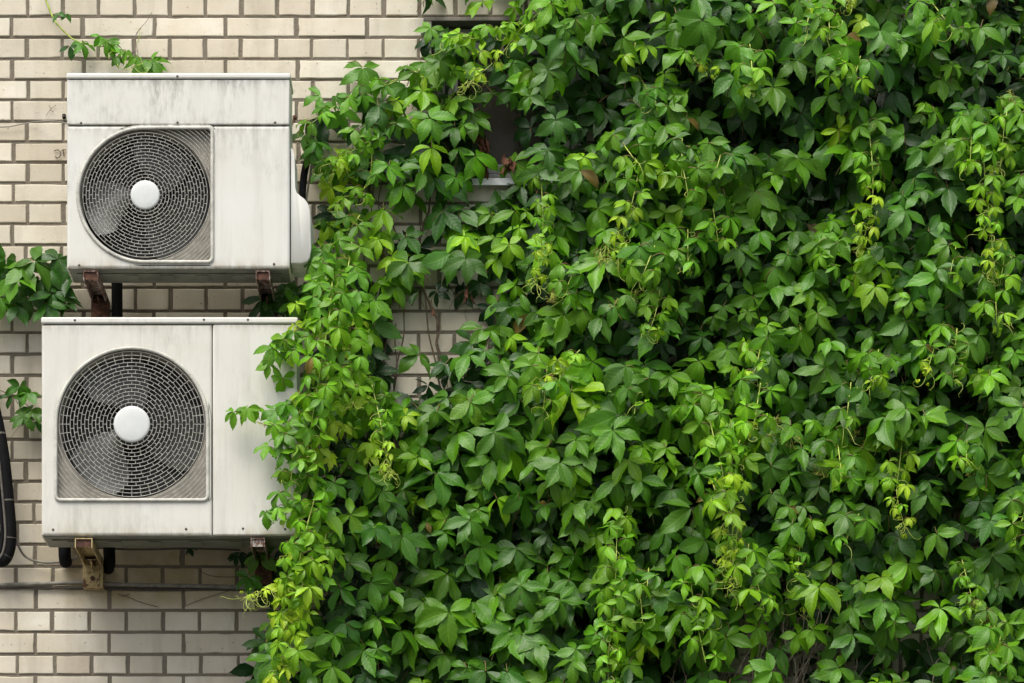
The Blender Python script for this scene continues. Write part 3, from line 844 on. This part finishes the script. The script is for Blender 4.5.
def blocked(u, v, d):
    """inside or behind a unit (with its leaves' reach)"""
    if 30 < u < 304 and 308 < v < 552 and d < .475: return True
    if 55 < u < 318 and 60 < v < 285 and d < .475: return True
    if 30 < u < 304 and 300 < v < 560 and u < 255: return True
    return False

def spread_leaves(fol, ulo, uhi, vlo, vhi, layer, spacing, accept):
    u = ulo
    rows = int((vhi-vlo)/spacing); cols = int((uhi-ulo)/spacing)
    for i in range(rows):
        for j in range(cols):
            uu = ulo+(j+rng.uniform(-.05, 1.05)+.5*(i % 2))*spacing; vv = vlo+(i+rng.uniform(-.05, 1.05))*spacing
            q = dens(uu, vv)
            if q < .88: q *= (.36, .5, .82, .9)[layer]
            if q <= 0 or rng.random() > q*accept: continue
            gp = FG(uu, vv)
            if layer >= 2 and gp < .19+.03*layer and rng.random() < .85 and uu > 500: continue
            sf = surf(uu, vv)
            if layer == 0: d = .035+.03*rng.random()
            else: d = sf*(.42, .42, .72, 1.0)[layer] + rng.normal(0, .014)
            d = max(.03, d)
            if blocked(uu, vv, d) or (480 < uu < 518 and 96 < vv < 156): continue
            yg = youth(uu, vv)
            y = (.0, .13, .34, .47)[layer] + .42*(F2(vv, uu)-.5) + yg*(.3, .7, 1, 1.15)[layer] + rng.normal(0, .09)  # leaf age, with gap shade painted in as darker inner layers
            if q < .85: y += .1
            bg_ = bigness(uu, vv)
            size = (.086 + .066*bg_ + .012*(F3(uu, vv)-.5)) * math.exp(rng.normal(0, .2)) * (1 - .35*max(0, y-.45))
            if yg > .2: size *= .82
            c = W(uu, vv, d); n, dd = draped(.6 if layer else .2, 42)
            pet = c + np.array([rng.normal(0, .25), .55, rng.choice([-.75, .35], p=[.7, .3])])*size*rng.uniform(.7, 1.2)
            pet[1] = min(pet[1], -.012)
            yy = min(.9, y)
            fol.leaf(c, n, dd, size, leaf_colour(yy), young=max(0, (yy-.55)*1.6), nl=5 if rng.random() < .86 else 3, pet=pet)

def tendril(m, p, d, L, r=.0011, curl=1.0):
    n = 22; pts = [p]; d = norm(d); ax = norm(rng.normal(size=3)); x = np.array(p, float)
    for i in range(n):
        f = i/n; a = (.06 + curl*.65*f**2.2)*rng.uniform(.8, 1.2)
        d = norm(d*math.cos(a)+np.cross(ax, d)*math.sin(a)+ax*.02 - UP*.015)
        x = x+d*L/n; pts.append(x.copy())
    m.tube(pts, np.linspace(r, r*.55, len(pts)), 4, cap=False)

def shoot(parent, pts, s0, s1, y0, y1, spacing=.034, ntend=3, rad=.0022, label=None, tang=.4, tipcluster=0, keep=None):
    """a leafy hanging shoot: stem, its leaves getting younger to the tip, tendrils"""
    s0 *= 1.2; s1 *= 1.15; spacing *= 1.15
    if parent.name == 'creeper': pts = [(a_, b_, c_+.045) for (a_, b_, c_) in pts]
    c = spline([W(*p) for p in pts], 16*(len(pts)-1))
    m = MB(); m.tube(c, np.linspace(rad, rad*.5, len(c)), 6)
    st = m.build('shoot', M['stem_green'], parent, smooth=60)
    if label: st['label'] = label
    seg = np.r_[0, np.cumsum(np.linalg.norm(np.diff(c, axis=0), axis=1))]; L = seg[-1]
    fol = Foliage(); tm = fol.ten; k = 0; s = spacing*.4
    while s < L:
        f = s/L; p = np.array([np.interp(s, seg, c[:, q]) for q in range(3)])
        size = (s0*(1-f)+s1*f)*rng.uniform(.85, 1.15); side = 1 if k % 2 else -1
        off = norm(np.array([side*rng.uniform(.5, 1.1), -rng.uniform(.2, .9), rng.uniform(-.1, .6)]))
        cpt = p+off*size*rng.uniform(.45, .8)
        n, dd = draped(.75, 25, side*.25); y = y0*(1-f)+y1*f+rng.normal(0, .06)
        dd = norm(dd + np.array([side*.5, 0, 0]))
        fol.leaf(cpt, n, dd, size, leaf_colour(y), young=min(1, max(0, (y-.4)*1.8)), nl=5 if size > .03 else 3, pet=p, droop=.5)
        if rng.random() < .35: tendril(tm, p, np.array([-side*.8, -.4, rng.uniform(-.7, .5)]), rng.uniform(.04, .08))
        s += spacing*(1-.45*f)*rng.uniform(.8, 1.2); k += 1
    p = c[-1]
    for q in range(tipcluster):
        n, dd = draped(.4, 90); pp = p+rng.normal(size=3)*np.array([.012, .012, .02])
        fol.leaf(pp, n, dd, s1*rng.uniform(.45, .8), leaf_colour(min(1, y1+.1)), young=1, nl=3, pet=None, droop=.8)
    for q in range(int(ntend*1.6)): tendril(tm, (p if q % 3 else c[int(len(c)*rng.uniform(.55, 1))-1])+rng.normal(size=3)*.006, norm(np.array([rng.normal(0, .6), -.25, -rng.uniform(-.2, 1)])), rng.uniform(.05, .11))
    if len(fol.T): fol.build('leaves', st)
    return st

def woody(parent, pts, r0, r1, mat=None, name='stem', wig=.006, sides=7):
    c = spline([W(*p) for p in pts], 14*(len(pts)-1)); n = len(c)
    ph = rng.uniform(0, 6, 3); t = np.linspace(0, 1, n)*len(pts)*1.7
    c[:, 0] += wig*np.sin(t*2.1+ph[0])+wig*.5*np.sin(t*5.3+ph[1]); c[:, 2] += wig*.4*np.sin(t*3+ph[2])
    rr = np.linspace(r0, r1, n)*(1+.12*np.sin(np.linspace(0, n*1.1, n)))
    m = MB(); m.tube(c, rr, sides); return m.build(name, mat or M['wood'], parent, smooth=60)

# ---- the big creeper
big = thing('creeper', W(760, 1780, .05)*np.array([1, 1, 0]), 'large green creeper with five fingered leaves covering the whole right side of the brick wall', 'climbing plant', 'creepers on the brick wall')
fol = Foliage()
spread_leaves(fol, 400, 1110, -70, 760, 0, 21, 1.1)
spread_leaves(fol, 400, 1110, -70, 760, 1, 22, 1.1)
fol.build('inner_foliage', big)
fol = Foliage()
spread_leaves(fol, 400, 1110, -70, 760, 2, 23, .95)
spread_leaves(fol, 400, 1110, -70, 760, 3, 23.5, .85)
for (u, v, s, y, rot) in ((449,612,.135,.5,0),(548,150,.09,.35,.1),(538,172,.085,.4,-.2),(556,120,.09,.35,.2),(530,96,.07,.4,-.1),(447,36,.075,.45,.3),(431,28,.06,.5,-.4),(463,44,.075,.5,.1),(440,60,.08,.42,.4),(494,432,.12,.42,.4),(613,430,.11,.45,.2),(560,462,.105,.45,-.5),(402,536,.125,.42,.3),(374,528,.105,.35,-.4),(906,408,.105,.5,0),(735,78,.115,.4,.3),
    (731,152,.1,.4,-.2),(797,158,.11,.42,.2),(702,20,.125,.48,-.9),(796,60,.1,.45,0),(905,210,.1,.42,0),(938,276,.12,.5,-.3),(985,428,.11,.5,.1),(560,600,.1,.42,.2),(520,585,.115,.4,.5),(430,118,.1,.5,.5),
    (408,262,.105,.4,.1),(466,258,.1,.35,-.2),(846,78,.09,.4,.2),(990,520,.095,.35,-.3),(660,590,.1,.42,.2),(470,520,.105,.45,-.3),(768,560,.1,.5,0),(640,480,.095,.4,.5),(580,170,.095,.45,-.2),(548,70,.1,.4,.1),(880,30,.1,.45,-.3),(960,150,.1,.4,.3)):
    n = norm(OUT + UP*rng.uniform(.3, .7) + np.array([rng.normal(0, .2), 0, 0])); d0 = norm(-UP + n*np.dot(UP, n)); sd_ = np.cross(n, d0)
    c = W(u, v, surf(u, v)+.07)
    fol.leaf(c, n, math.cos(rot)*d0 + math.sin(rot)*sd_, s, leaf_colour(y), pet=c+np.array([rng.normal(0, .03), .07, -.05]), droop=.22)
fol.build('outer_foliage', big)

# woody stems climbing from the ground
for i in range(17):
    u = 470 + i*36 + rng.uniform(-12, 12); pts = [(u+rng.uniform(-40, 40), 1790, .03)]
    v = 1400
    while v > (-90 if u > 600 else 200):
        u += rng.uniform(-26, 26); pts.append((u, v, .02+rng.uniform(0, .03))); v -= rng.uniform(150, 240) if v > 760 else rng.uniform(70, 120)
    woody(big, pts, rng.uniform(.006, .011), .002)
for pts, r in (([(446,380,.03),(438,345,.03),(436,318,.035),(424,290,.03),(414,262,.03),(420,235,.04),(430,205,.035),(420,170,.03),(404,140,.03),(395,110,.02)], .0055),
               ([(436,300,.03),(448,285,.02),(462,300,.02),(488,278,.02)], .0022), ([(414,262,.03),(400,240,.02),(388,215,.02),(370,190,.02),(352,150,.02)], .003),
               ([(474,262,.02),(470,285,.015),(466,305,.015),(468,330,.02)], .0014), ([(398,245,.02),(385,262,.02),(392,280,.02)], .0018),
               ([(330,120,.02),(338,110,.02),(350,105,.02),(362,108,.02),(366,118,.03)], .002),
               ([(424,290,.03),(408,300,.02),(392,304,.02),(380,320,.03)], .0018)):
    woody(big, pts, r, r*.55, wig=.003)

# bare twigs at the foot of the mass
for i in range(70):
    u = 770+rng.normal(0, 48); v0 = rng.uniform(560, 610); d = rng.uniform(.06, .2)
    pts = [(u, v0, d), (u+rng.uniform(-18, 14), v0+45, d+rng.uniform(-.02, .03)), (u+rng.uniform(-34, 18), v0+95, d), (u+rng.uniform(-50, 25), v0+160, d-.03)]
    woody(big, pts, rng.uniform(.0014, .003), .001, M['twig'], 'dry_stem', .004, 5)
for pts, r in (([(745,606,.14),(722,640,.15),(700,668,.15),(690,690,.15)], .0035), ([(838,570,.16),(832,610,.16),(812,650,.15),(800,700,.15)], .0032),
               ([(852,560,.17),(846,600,.17),(856,650,.17),(850,700,.16)], .0026), ([(912,610,.1),(926,640,.1),(938,700,.1)], .0022), ([(884,560,.12),(886,620,.12),(880,700,.12)], .0028),
               ([(930,700,.16),(938,660,.17),(950,640,.2),(965,630,.22)], .0028), ([(760,690,.12),(800,655,.13),(850,668,.12),(880,640,.1)], .0022)):
    woody(big, pts, r, r*.7, M['twig'], 'dry_stem', .004, 6)

# explicit young shoots on the mass
for k, a in enumerate((
  dict(pts=[(566,-8,.2),(545,8,.22),(520,30,.22),(498,58,.22),(470,82,.22)], s0=.05, s1=.03, y0=.55, y1=.95, ntend=9, tipcluster=3, spacing=.05),
  dict(pts=[(560,18,.2),(520,24,.22),(480,34,.22),(446,42,.2)], s0=.055, s1=.035, y0=.5, y1=.75, ntend=3),
  dict(pts=[(541,180,.25),(543,215,.28),(541,250,.28),(536,282,.27)], s0=.045, s1=.028, y0=.6, y1=.98, ntend=7, tipcluster=4),
  dict(pts=[(640,165,.3),(634,195,.34),(626,225,.34),(618,258,.33)], s0=.06, s1=.03, y0=.6, y1=.98, ntend=8, tipcluster=2),
  dict(pts=[(866,110,.3),(872,160,.34),(872,205,.35),(862,245,.34)], s0=.06, s1=.03, y0=.5, y1=.98, ntend=5, tipcluster=6),
  dict(pts=[(990,110,.3),(984,160,.34),(990,220,.35),(994,268,.34)], s0=.06, s1=.032, y0=.5, y1=.95, ntend=10, tipcluster=5),
  dict(pts=[(704,392,.3),(712,430,.36),(722,470,.36),(728,520,.36),(726,565,.35)], s0=.065, s1=.03, y0=.6, y1=.98, ntend=12, tipcluster=5),
  dict(pts=[(730,420,.33),(736,460,.36),(733,510,.37),(732,580,.36)], s0=.045, s1=.022, y0=.7, y1=1, ntend=8, tipcluster=4, spacing=.07),
  dict(pts=[(740,440,.33),(728,480,.37),(737,530,.37),(729,588,.36)], s0=.04, s1=.02, y0=.8, y1=1, ntend=6, tipcluster=3, spacing=.11),
  dict(pts=[(618,510,.28),(616,560,.33),(614,610,.33),(608,660,.32),(610,710,.3)], s0=.055, s1=.04, y0=.65, y1=.7, ntend=2),
  dict(pts=[(905,420,.3),(900,460,.33),(897,495,.34),(904,525,.33)], s0=.06, s1=.032, y0=.65, y1=.95, ntend=7, tipcluster=3),
  dict(pts=[(838,-30,.3),(846,-12,.33),(850,2,.34)], s0=.05, s1=.03, y0=.8, y1=1, ntend=8, tipcluster=7),
  dict(pts=[(660,290,.3),(655,315,.33),(648,335,.34)], s0=.055, s1=.04, y0=.6, y1=.85, ntend=2),
  dict(pts=[(580,350,.3),(560,368,.33),(545,385,.33)], s0=.05, s1=.03, y0=.65, y1=.9, ntend=2, tipcluster=3),
  dict(pts=[(760,350,.3),(755,370,.33),(748,372,.34)], s0=.05, s1=.03, y0=.7, y1=.95, ntend=4, tipcluster=4),
  dict(pts=[(935,345,.3),(930,362,.34),(926,372,.34)], s0=.05, s1=.03, y0=.7, y1=.95, ntend=3, tipcluster=4),
  dict(pts=[(690,55,.3),(700,65,.33),(712,72,.34)], s0=.045, s1=.03, y0=.7, y1=.95, ntend=2, tipcluster=3),
  dict(pts=[(840,590,.2),(825,602,.24),(800,612,.24)], s0=.03, s1=.02, y0=.8, y1=.95, ntend=4, tipcluster=1),
  dict(pts=[(1010,95,.3),(1004,130,.34),(1000,170,.33)], s0=.05, s1=.035, y0=.6, y1=.8, ntend=5),
  dict(pts=[(800,545,.25),(798,565,.28),(795,580,.28)], s0=.05, s1=.03, y0=.65, y1=.85, ntend=2),
  dict(pts=[(962,560,.25),(970,590,.3),(975,610,.3)], s0=.05, s1=.04, y0=.55, y1=.7, ntend=3),
)): shoot(big, **a)
# more short shoots all over the mass
cnt = 0
while cnt < 46:
    u = rng.uniform(520, 1040); v = rng.uniform(-20, 690)
    if dens(u, v) < .75 or rng.random() > .35+1.6*youth(u, v)+.5*F1(v, u): continue
    d = surf(u, v)+.02; L = rng.uniform(18, 52); sx = rng.normal(0, 9)
    y = .38+.18*rng.random()+.4*youth(u, v)
    shoot(big, [(u, v, d-.03), (u+sx*.5, v+L*.5, d+.03), (u+sx, v+L, d+.035)], rng.uniform(.065, .09), rng.uniform(.04, .055), y, y+.2, spacing=.046, ntend=int(rng.integers(0, 3)), tipcluster=int(rng.integers(0, 3)))
    cnt += 1

# flower panicles
def panicle(u, v, d, r, parent):
    c = W(u, v, d); m = MB(); b = MB()
    for k in range(11):
        e = c+norm(rng.normal(size=3)*np.array([1, .7, 1]))*r*rng.uniform(.5, 1)
        m.tube(spline([c+UP*r, (c+e)/2+UP*r*.2, e], 6), .0009, 4, cap=False)
        for q in range(5):
            e2 = e+rng.normal(size=3)*r*.22; m.tube([e, e2], .0006, 4, cap=False)
            R_ = rng.uniform(.0019, .0031)
            V = [e2+R_*np.array(x) for x in ((1,0,0),(-1,0,0),(0,1,0),(0,-1,0),(0,0,1),(0,0,-1))]
            b.add(V, [(0,2,4),(2,1,4),(1,3,4),(3,0,4),(2,0,5),(1,2,5),(3,1,5),(0,3,5)])
    m.add(np.concatenate(b.v), b.f, 1); m.build('blossoms', [M['stem_green'], M['berry']], parent)
for (u, v, d, r) in ((608,252,.33,.042),(600,262,.32,.035),(558,292,.29,.03),(552,298,.3,.022),(618,308,.33,.035),(636,296,.33,.022),(774,428,.33,.038),(790,442,.34,.036),(822,470,.32,.03),(852,433,.33,.026),(866,446,.32,.026),
                     (788,548,.28,.04),(796,560,.28,.03),(975,612,.33,.038),(990,620,.33,.03),(1010,100,.34,.03),(972,474,.32,.025),(700,598,.2,.02)):
    panicle(u, v, d, r, big)

# dead leaves caught in front of the window
def dead(parent, spec, label):
    f = Foliage(); m = MB()
    for (u, v, n_, sz) in spec:
        for q in range(n_):
            X = norm(np.array([rng.normal(0, .3), rng.normal(-.1, .25), -1])); Z = norm(np.cross(X, rng.normal(size=3)))
            f.leaflet(W(u+rng.normal(0, 2.4), v+rng.uniform(-7, 6), .05+rng.uniform(0, .03)), X, Z, sz*rng.uniform(.6, 1.1), np.array([.22, .075, .03])*rng.uniform(.5, 1.6), int(rng.integers(16, 22)))
    o = f.build('dead_leaves', parent, label)
    o.data.materials[0] = M['dead']; return o
dead(big, [(483,140,12,.058),(486,166,5,.05)], 'curled rust brown dead leaves hanging in front of the glass')
dead(big, [(510,160,12,.056)], 'curled rust brown dead leaves hanging at the window sill')
dead(big, [(468,293,6,.035)], 'small dried leaf hanging over the bare bricks')
dead(big, [(488,265,3,.03),(434,312,3,.03),(418,250,4,.025)], 'tiny dried leaves on the bare stems')

# ---- the strand draped beside and over the units
st = thing('creeper', W(330, 1780, .05)*np.array([1, 1, 0]), 'bright green creeper curtain hanging over the right edge of the lower unit', 'climbing plant', 'creepers on the brick wall')
fol = Foliage()
spread_leaves(fol, 225, 400, 60, 760, 0, 21, 1.1)
spread_leaves(fol, 225, 400, 60, 760, 1, 22, 1.1)
spread_leaves(fol, 225, 400, 60, 760, 2, 25, .85)
spread_leaves(fol, 225, 400, 60, 760, 3, 24, .95)
fol.build('foliage', st)
for a in (
  dict(pts=[(333,268,.4),(330,310,.5),(322,360,.53),(312,420,.54),(304,470,.54)], s0=.065, s1=.05, y0=.6, y1=.7, ntend=3),
  dict(pts=[(352,240,.3),(345,300,.44),(350,350,.48),(352,400,.48)], s0=.06, s1=.05, y0=.55, y1=.7, ntend=4),
  dict(pts=[(372,385,.42),(380,420,.47),(386,455,.47),(388,470,.46)], s0=.05, s1=.026, y0=.6, y1=1, ntend=12, tipcluster=5),
  dict(pts=[(304,330,.5),(296,345,.53),(286,352,.53),(276,362,.52)], s0=.06, s1=.045, y0=.55, y1=.65, ntend=1),
  dict(pts=[(302,400,.5),(294,440,.54),(290,490,.54),(284,520,.53)], s0=.062, s1=.045, y0=.55, y1=.65, ntend=2),
  dict(pts=[(304,440,.52),(288,434,.54),(268,428,.54),(250,418,.53),(240,415,.52)], s0=.05, s1=.05, y0=.55, y1=.6, ntend=0, spacing=.085, rad=.0018),
  dict(pts=[(320,480,.5),(306,530,.54),(296,580,.52),(288,630,.48),(280,690,.44)], s0=.055, s1=.045, y0=.65, y1=.85, ntend=4, tipcluster=2),
  dict(pts=[(298,520,.5),(290,560,.52),(292,600,.5),(290,650,.46),(276,680,.44)], s0=.045, s1=.035, y0=.8, y1=.95, ntend=6, tipcluster=2, spacing=.03),
  dict(pts=[(300,560,.5),(282,585,.5),(266,592,.48),(250,596,.46)], s0=.04, s1=.02, y0=.85, y1=1, ntend=12, tipcluster=2),
  dict(pts=[(330,520,.45),(320,560,.5),(312,600,.5)], s0=.055, s1=.04, y0=.6, y1=.8, ntend=2),
  dict(pts=[(312,250,.35),(322,285,.44),(318,330,.5)], s0=.06, s1=.05, y0=.5, y1=.6, ntend=2),
  dict(pts=[(400,120,.1),(370,140,.14),(345,155,.16),(330,165,.16)], s0=.055, s1=.035, y0=.45, y1=.75, ntend=8, tipcluster=2),
  dict(pts=[(420,70,.08),(380,88,.12),(345,100,.14),(305,128,.16)], s0=.06, s1=.045, y0=.5, y1=.6, ntend=3, spacing=.045),
  dict(pts=[(372,150,.1),(370,175,.12),(358,196,.13),(340,205,.14)], s0=.055, s1=.035, y0=.45, y1=.7, ntend=4),
  dict(pts=[(360,215,.14),(345,235,.16),(330,246,.18)], s0=.06, s1=.04, y0=.5, y1=.65, ntend=2),
): shoot(st, **a)
for i in range(5):
    u = 325+i*16; pts = [(u+rng.uniform(-20, 20), 1790, .03)]; v = 1400
    while v > (120 if i % 2 else 260): u += rng.uniform(-14, 14); pts.append((u, v, .03)); v -= rng.uniform(150, 240) if v > 760 else rng.uniform(60, 100)
    woody(st, pts, .007, .002)
fo = Foliage()
for (u, v, s, dx, y) in ((247,408,.062,-.7,.62),(255,407,.05,.5,.6),(275,410,.07,-.4,.55),(286,404,.07,.1,.55),(268,446,.062,-.5,.6),(280,442,.06,.4,.55),(266,512,.06,-.5,.58),(272,348,.075,-.5,.5),(283,338,.08,-.2,.5),(268,362,.06,-.2,.6),(290,474,.06,-.6,.6),(305,134,.07,-.3,.42),(316,142,.075,.2,.35),(322,160,.07,.3,.4),(312,152,.06,-.2,.45)):
    n, dd = draped(.7, 15); dp = .53 if v > 300 else .17; fo.leaf(W(u, v, dp+.02*rng.random()), n, norm(dd+np.array([dx, 0, 0])), s, leaf_colour(y), nl=3 if s < .06 else 5, pet=W(u+rng.uniform(6, 14), v+12, dp-.03), droop=.55)
fo.build('leaves', st)
woody(st, [(251,420,.52),(268,426,.53),(285,435,.53),(300,452,.5)], .0016, .002, M['petiole'], 'stem', .001)
woody(st, [(285,435,.53),(290,452,.53),(292,480,.53),(300,505,.5)], .0016, .002, M['petiole'], 'stem', .001)

# ---- sprigs left of and above the units
sp = thing('creeper_sprig', W(150, 73, .05), 'thin green creeper sprig trailing down the bricks onto the top of the higher unit', 'climbing plant', 'small creeper sprigs beside the units')
woody(sp, [(44,-30,.02),(46,0,.02),(56,22,.025),(70,37,.03),(84,44,.03)], .0036, .0028, M['stem_green'], 'stem', .001)
shoot(sp, [(84,44,.03),(104,47,.05),(122,54,.07),(134,64,.09)], .05, .04, .45, .55, spacing=.042, ntend=4)
fo = Foliage()
for (u, v, s, dx, y) in ((70,46,.05,-.5,.15),(58,13,.04,-.4,.3),(66,14,.035,.6,.35),(152,60,.075,.8,.55),(140,62,.07,-.5,.5),(150,63,.07,.1,.6),(112,42,.06,.1,.5),(100,36,.045,-.5,.55)):
    n, dd = draped(.6, 15); fo.leaf(W(u, v, .06), n, norm(dd+np.array([dx, 0, 0])), s, leaf_colour(y), nl=3 if s < .06 else 5, pet=W(u-6, v+5, .04))
for _ in range(3): tendril(fo.ten, W(136, 45, .05), np.array([.5, -.1, .8]), .09, .0007, .3)
fo.build('leaves', sp)

s2 = thing('creeper_sprig', W(10, 300, .05), 'broad dark leaves reaching in at the left edge beside the gap between the units', 'climbing plant', 'small creeper sprigs beside the units')
fo = Foliage()
for (u, v, s, dx, y) in ((22,268,.115,.1,.42),(6,262,.10,-.5,.4),(58,262,.105,-.4,.28),(40,282,.11,.2,.25),(70,278,.09,.6,.2),(8,292,.11,.1,.5),(52,296,.10,.1,.2),(28,300,.09,-.2,.3),(-18,280,.11,0,.4),(66,306,.08,.3,.2),(-30,300,.1,.2,.3),(80,262,.07,.5,.15),(14,280,.12,-.2,.5),(34,264,.12,.2,.35),(0,300,.11,-.3,.45),(46,306,.1,0,.25),(62,288,.1,-.1,.15),(16,308,.09,.2,.2),(50,270,.1,.3,.2),(-8,266,.11,-.1,.3)):
    n, dd = draped(.7, 18); fo.leaf(W(u, v-3, .08+.05*rng.random()), n, norm(dd+np.array([dx, 0, 0])), s, leaf_colour(y), pet=W(u-14, v+2, .03))
fo.build('leaves', s2)
woody(s2, [(-60,270,.02),(-20,285,.03),(20,288,.03),(60,285,.03),(90,275,.03)], .003, .0015, M['stem_green'], 'stem', .003)
s3 = thing('creeper_sprig', W(20, 405, .05), 'small green sprig on the bricks left of the lower unit fan', 'climbing plant', 'small creeper sprigs beside the units')
fo = Foliage()
for (u, v, s, dx, y) in ((20,388,.065,-.1,.35),(27,396,.065,.4,.4),(12,398,.055,-.5,.3),(32,412,.07,-.2,.4),(24,420,.06,-.4,.35),(36,424,.05,.3,.3)):
    n, dd = draped(.7, 18); fo.leaf(W(u, v-3, .06+.02*rng.random()), n, norm(dd+np.array([dx, 0, 0])), s, leaf_colour(y), nl=3 if s < .06 else 5, pet=W(u+6, v+6, .02))
fo.build('leaves', s3)
woody(s3, [(-30,375,.02),(0,390,.03),(20,398,.03),(34,414,.03),(38,428,.03)], .0022, .0012, M['petiole'], 'stem', .002)
tm = MB(); tm.tube(spline([W(38,419,.02), W(28,422,.02), W(18,428,.02), W(10,440,.02)], 20), .0009, 5); tm.build('tendril', M['petiole'], s3)

# dry tendrils left on the bricks
def dry(label, lines, r=.0011):
    m = MB()
    for L in lines: m.tube(spline([W(*p) for p in L], 24), r, 5)
    o = m.build('dry_tendril', M['wood'], None, smooth=60); tag(o, label, 'tendril', 'dry tendrils stuck to the bricks')
dry('dry curled tendril stuck on a brick left of the higher unit fan', [[(54,151,.006),(58,150,.008),(61,154,.01),(58,158,.008),(55,156,.006)], [(61,151,.006),(66,149.5,.007)], [(63,149,.006),(64,156,.006)]], .0018)
dry('dry forked tendril on the cream brick just above the dark wire', [[(46,116,.006),(50,110,.008),(56,105,.006)], [(50,110,.008),(54,112,.006)], [(51,108,.006),(49,105,.006)]], .0008)
dry('dark dry runner slanting across the bricks below the lower unit', [[(118,594,.006),(128,597,.009),(140,602,.006),(158,607,.006)], [(122,596,.006),(130,594,.006)]], .0011)
dry('pale dry runner rising towards the hanging leaves below the lower unit', [[(185,606,.006),(205,598,.01),(225,592,.012),(243,586,.014)], [(200,571,.006),(212,576,.01),(235,577,.01),(250,575,.01)]], .0011)
dry('fine dry stalks on the bricks above the higher unit', [[(138,55,.008),(136,35,.01),(146,22,.01),(152,12,.006)], [(136,35,.01),(141,28,.008)], [(126,71,.01),(128,58,.01),(138,50,.01)]], .0009)
# leaves behind the lower unit, under its base
s4 = thing('creeper_sprig', W(244, 568, .03), 'dark green leaves in the shade behind the rusty right bracket of the lower unit', 'climbing plant', 'small creeper sprigs beside the units')
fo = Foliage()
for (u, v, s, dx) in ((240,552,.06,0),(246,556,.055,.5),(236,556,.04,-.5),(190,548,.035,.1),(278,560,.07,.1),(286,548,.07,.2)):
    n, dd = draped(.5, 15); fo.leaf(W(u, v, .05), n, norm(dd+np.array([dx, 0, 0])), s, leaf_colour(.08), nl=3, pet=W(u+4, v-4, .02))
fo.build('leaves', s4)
woody(s4, [(252,540,.03),(252,560,.03),(248,575,.02)], .002, .0012, M['wood'], 'stem', .001)
s5 = thing('creeper_sprig', W(280, 300, .08), 'dark leaves filling the gap between the units behind the right bracket', 'climbing plant', 'small creeper sprigs beside the units')
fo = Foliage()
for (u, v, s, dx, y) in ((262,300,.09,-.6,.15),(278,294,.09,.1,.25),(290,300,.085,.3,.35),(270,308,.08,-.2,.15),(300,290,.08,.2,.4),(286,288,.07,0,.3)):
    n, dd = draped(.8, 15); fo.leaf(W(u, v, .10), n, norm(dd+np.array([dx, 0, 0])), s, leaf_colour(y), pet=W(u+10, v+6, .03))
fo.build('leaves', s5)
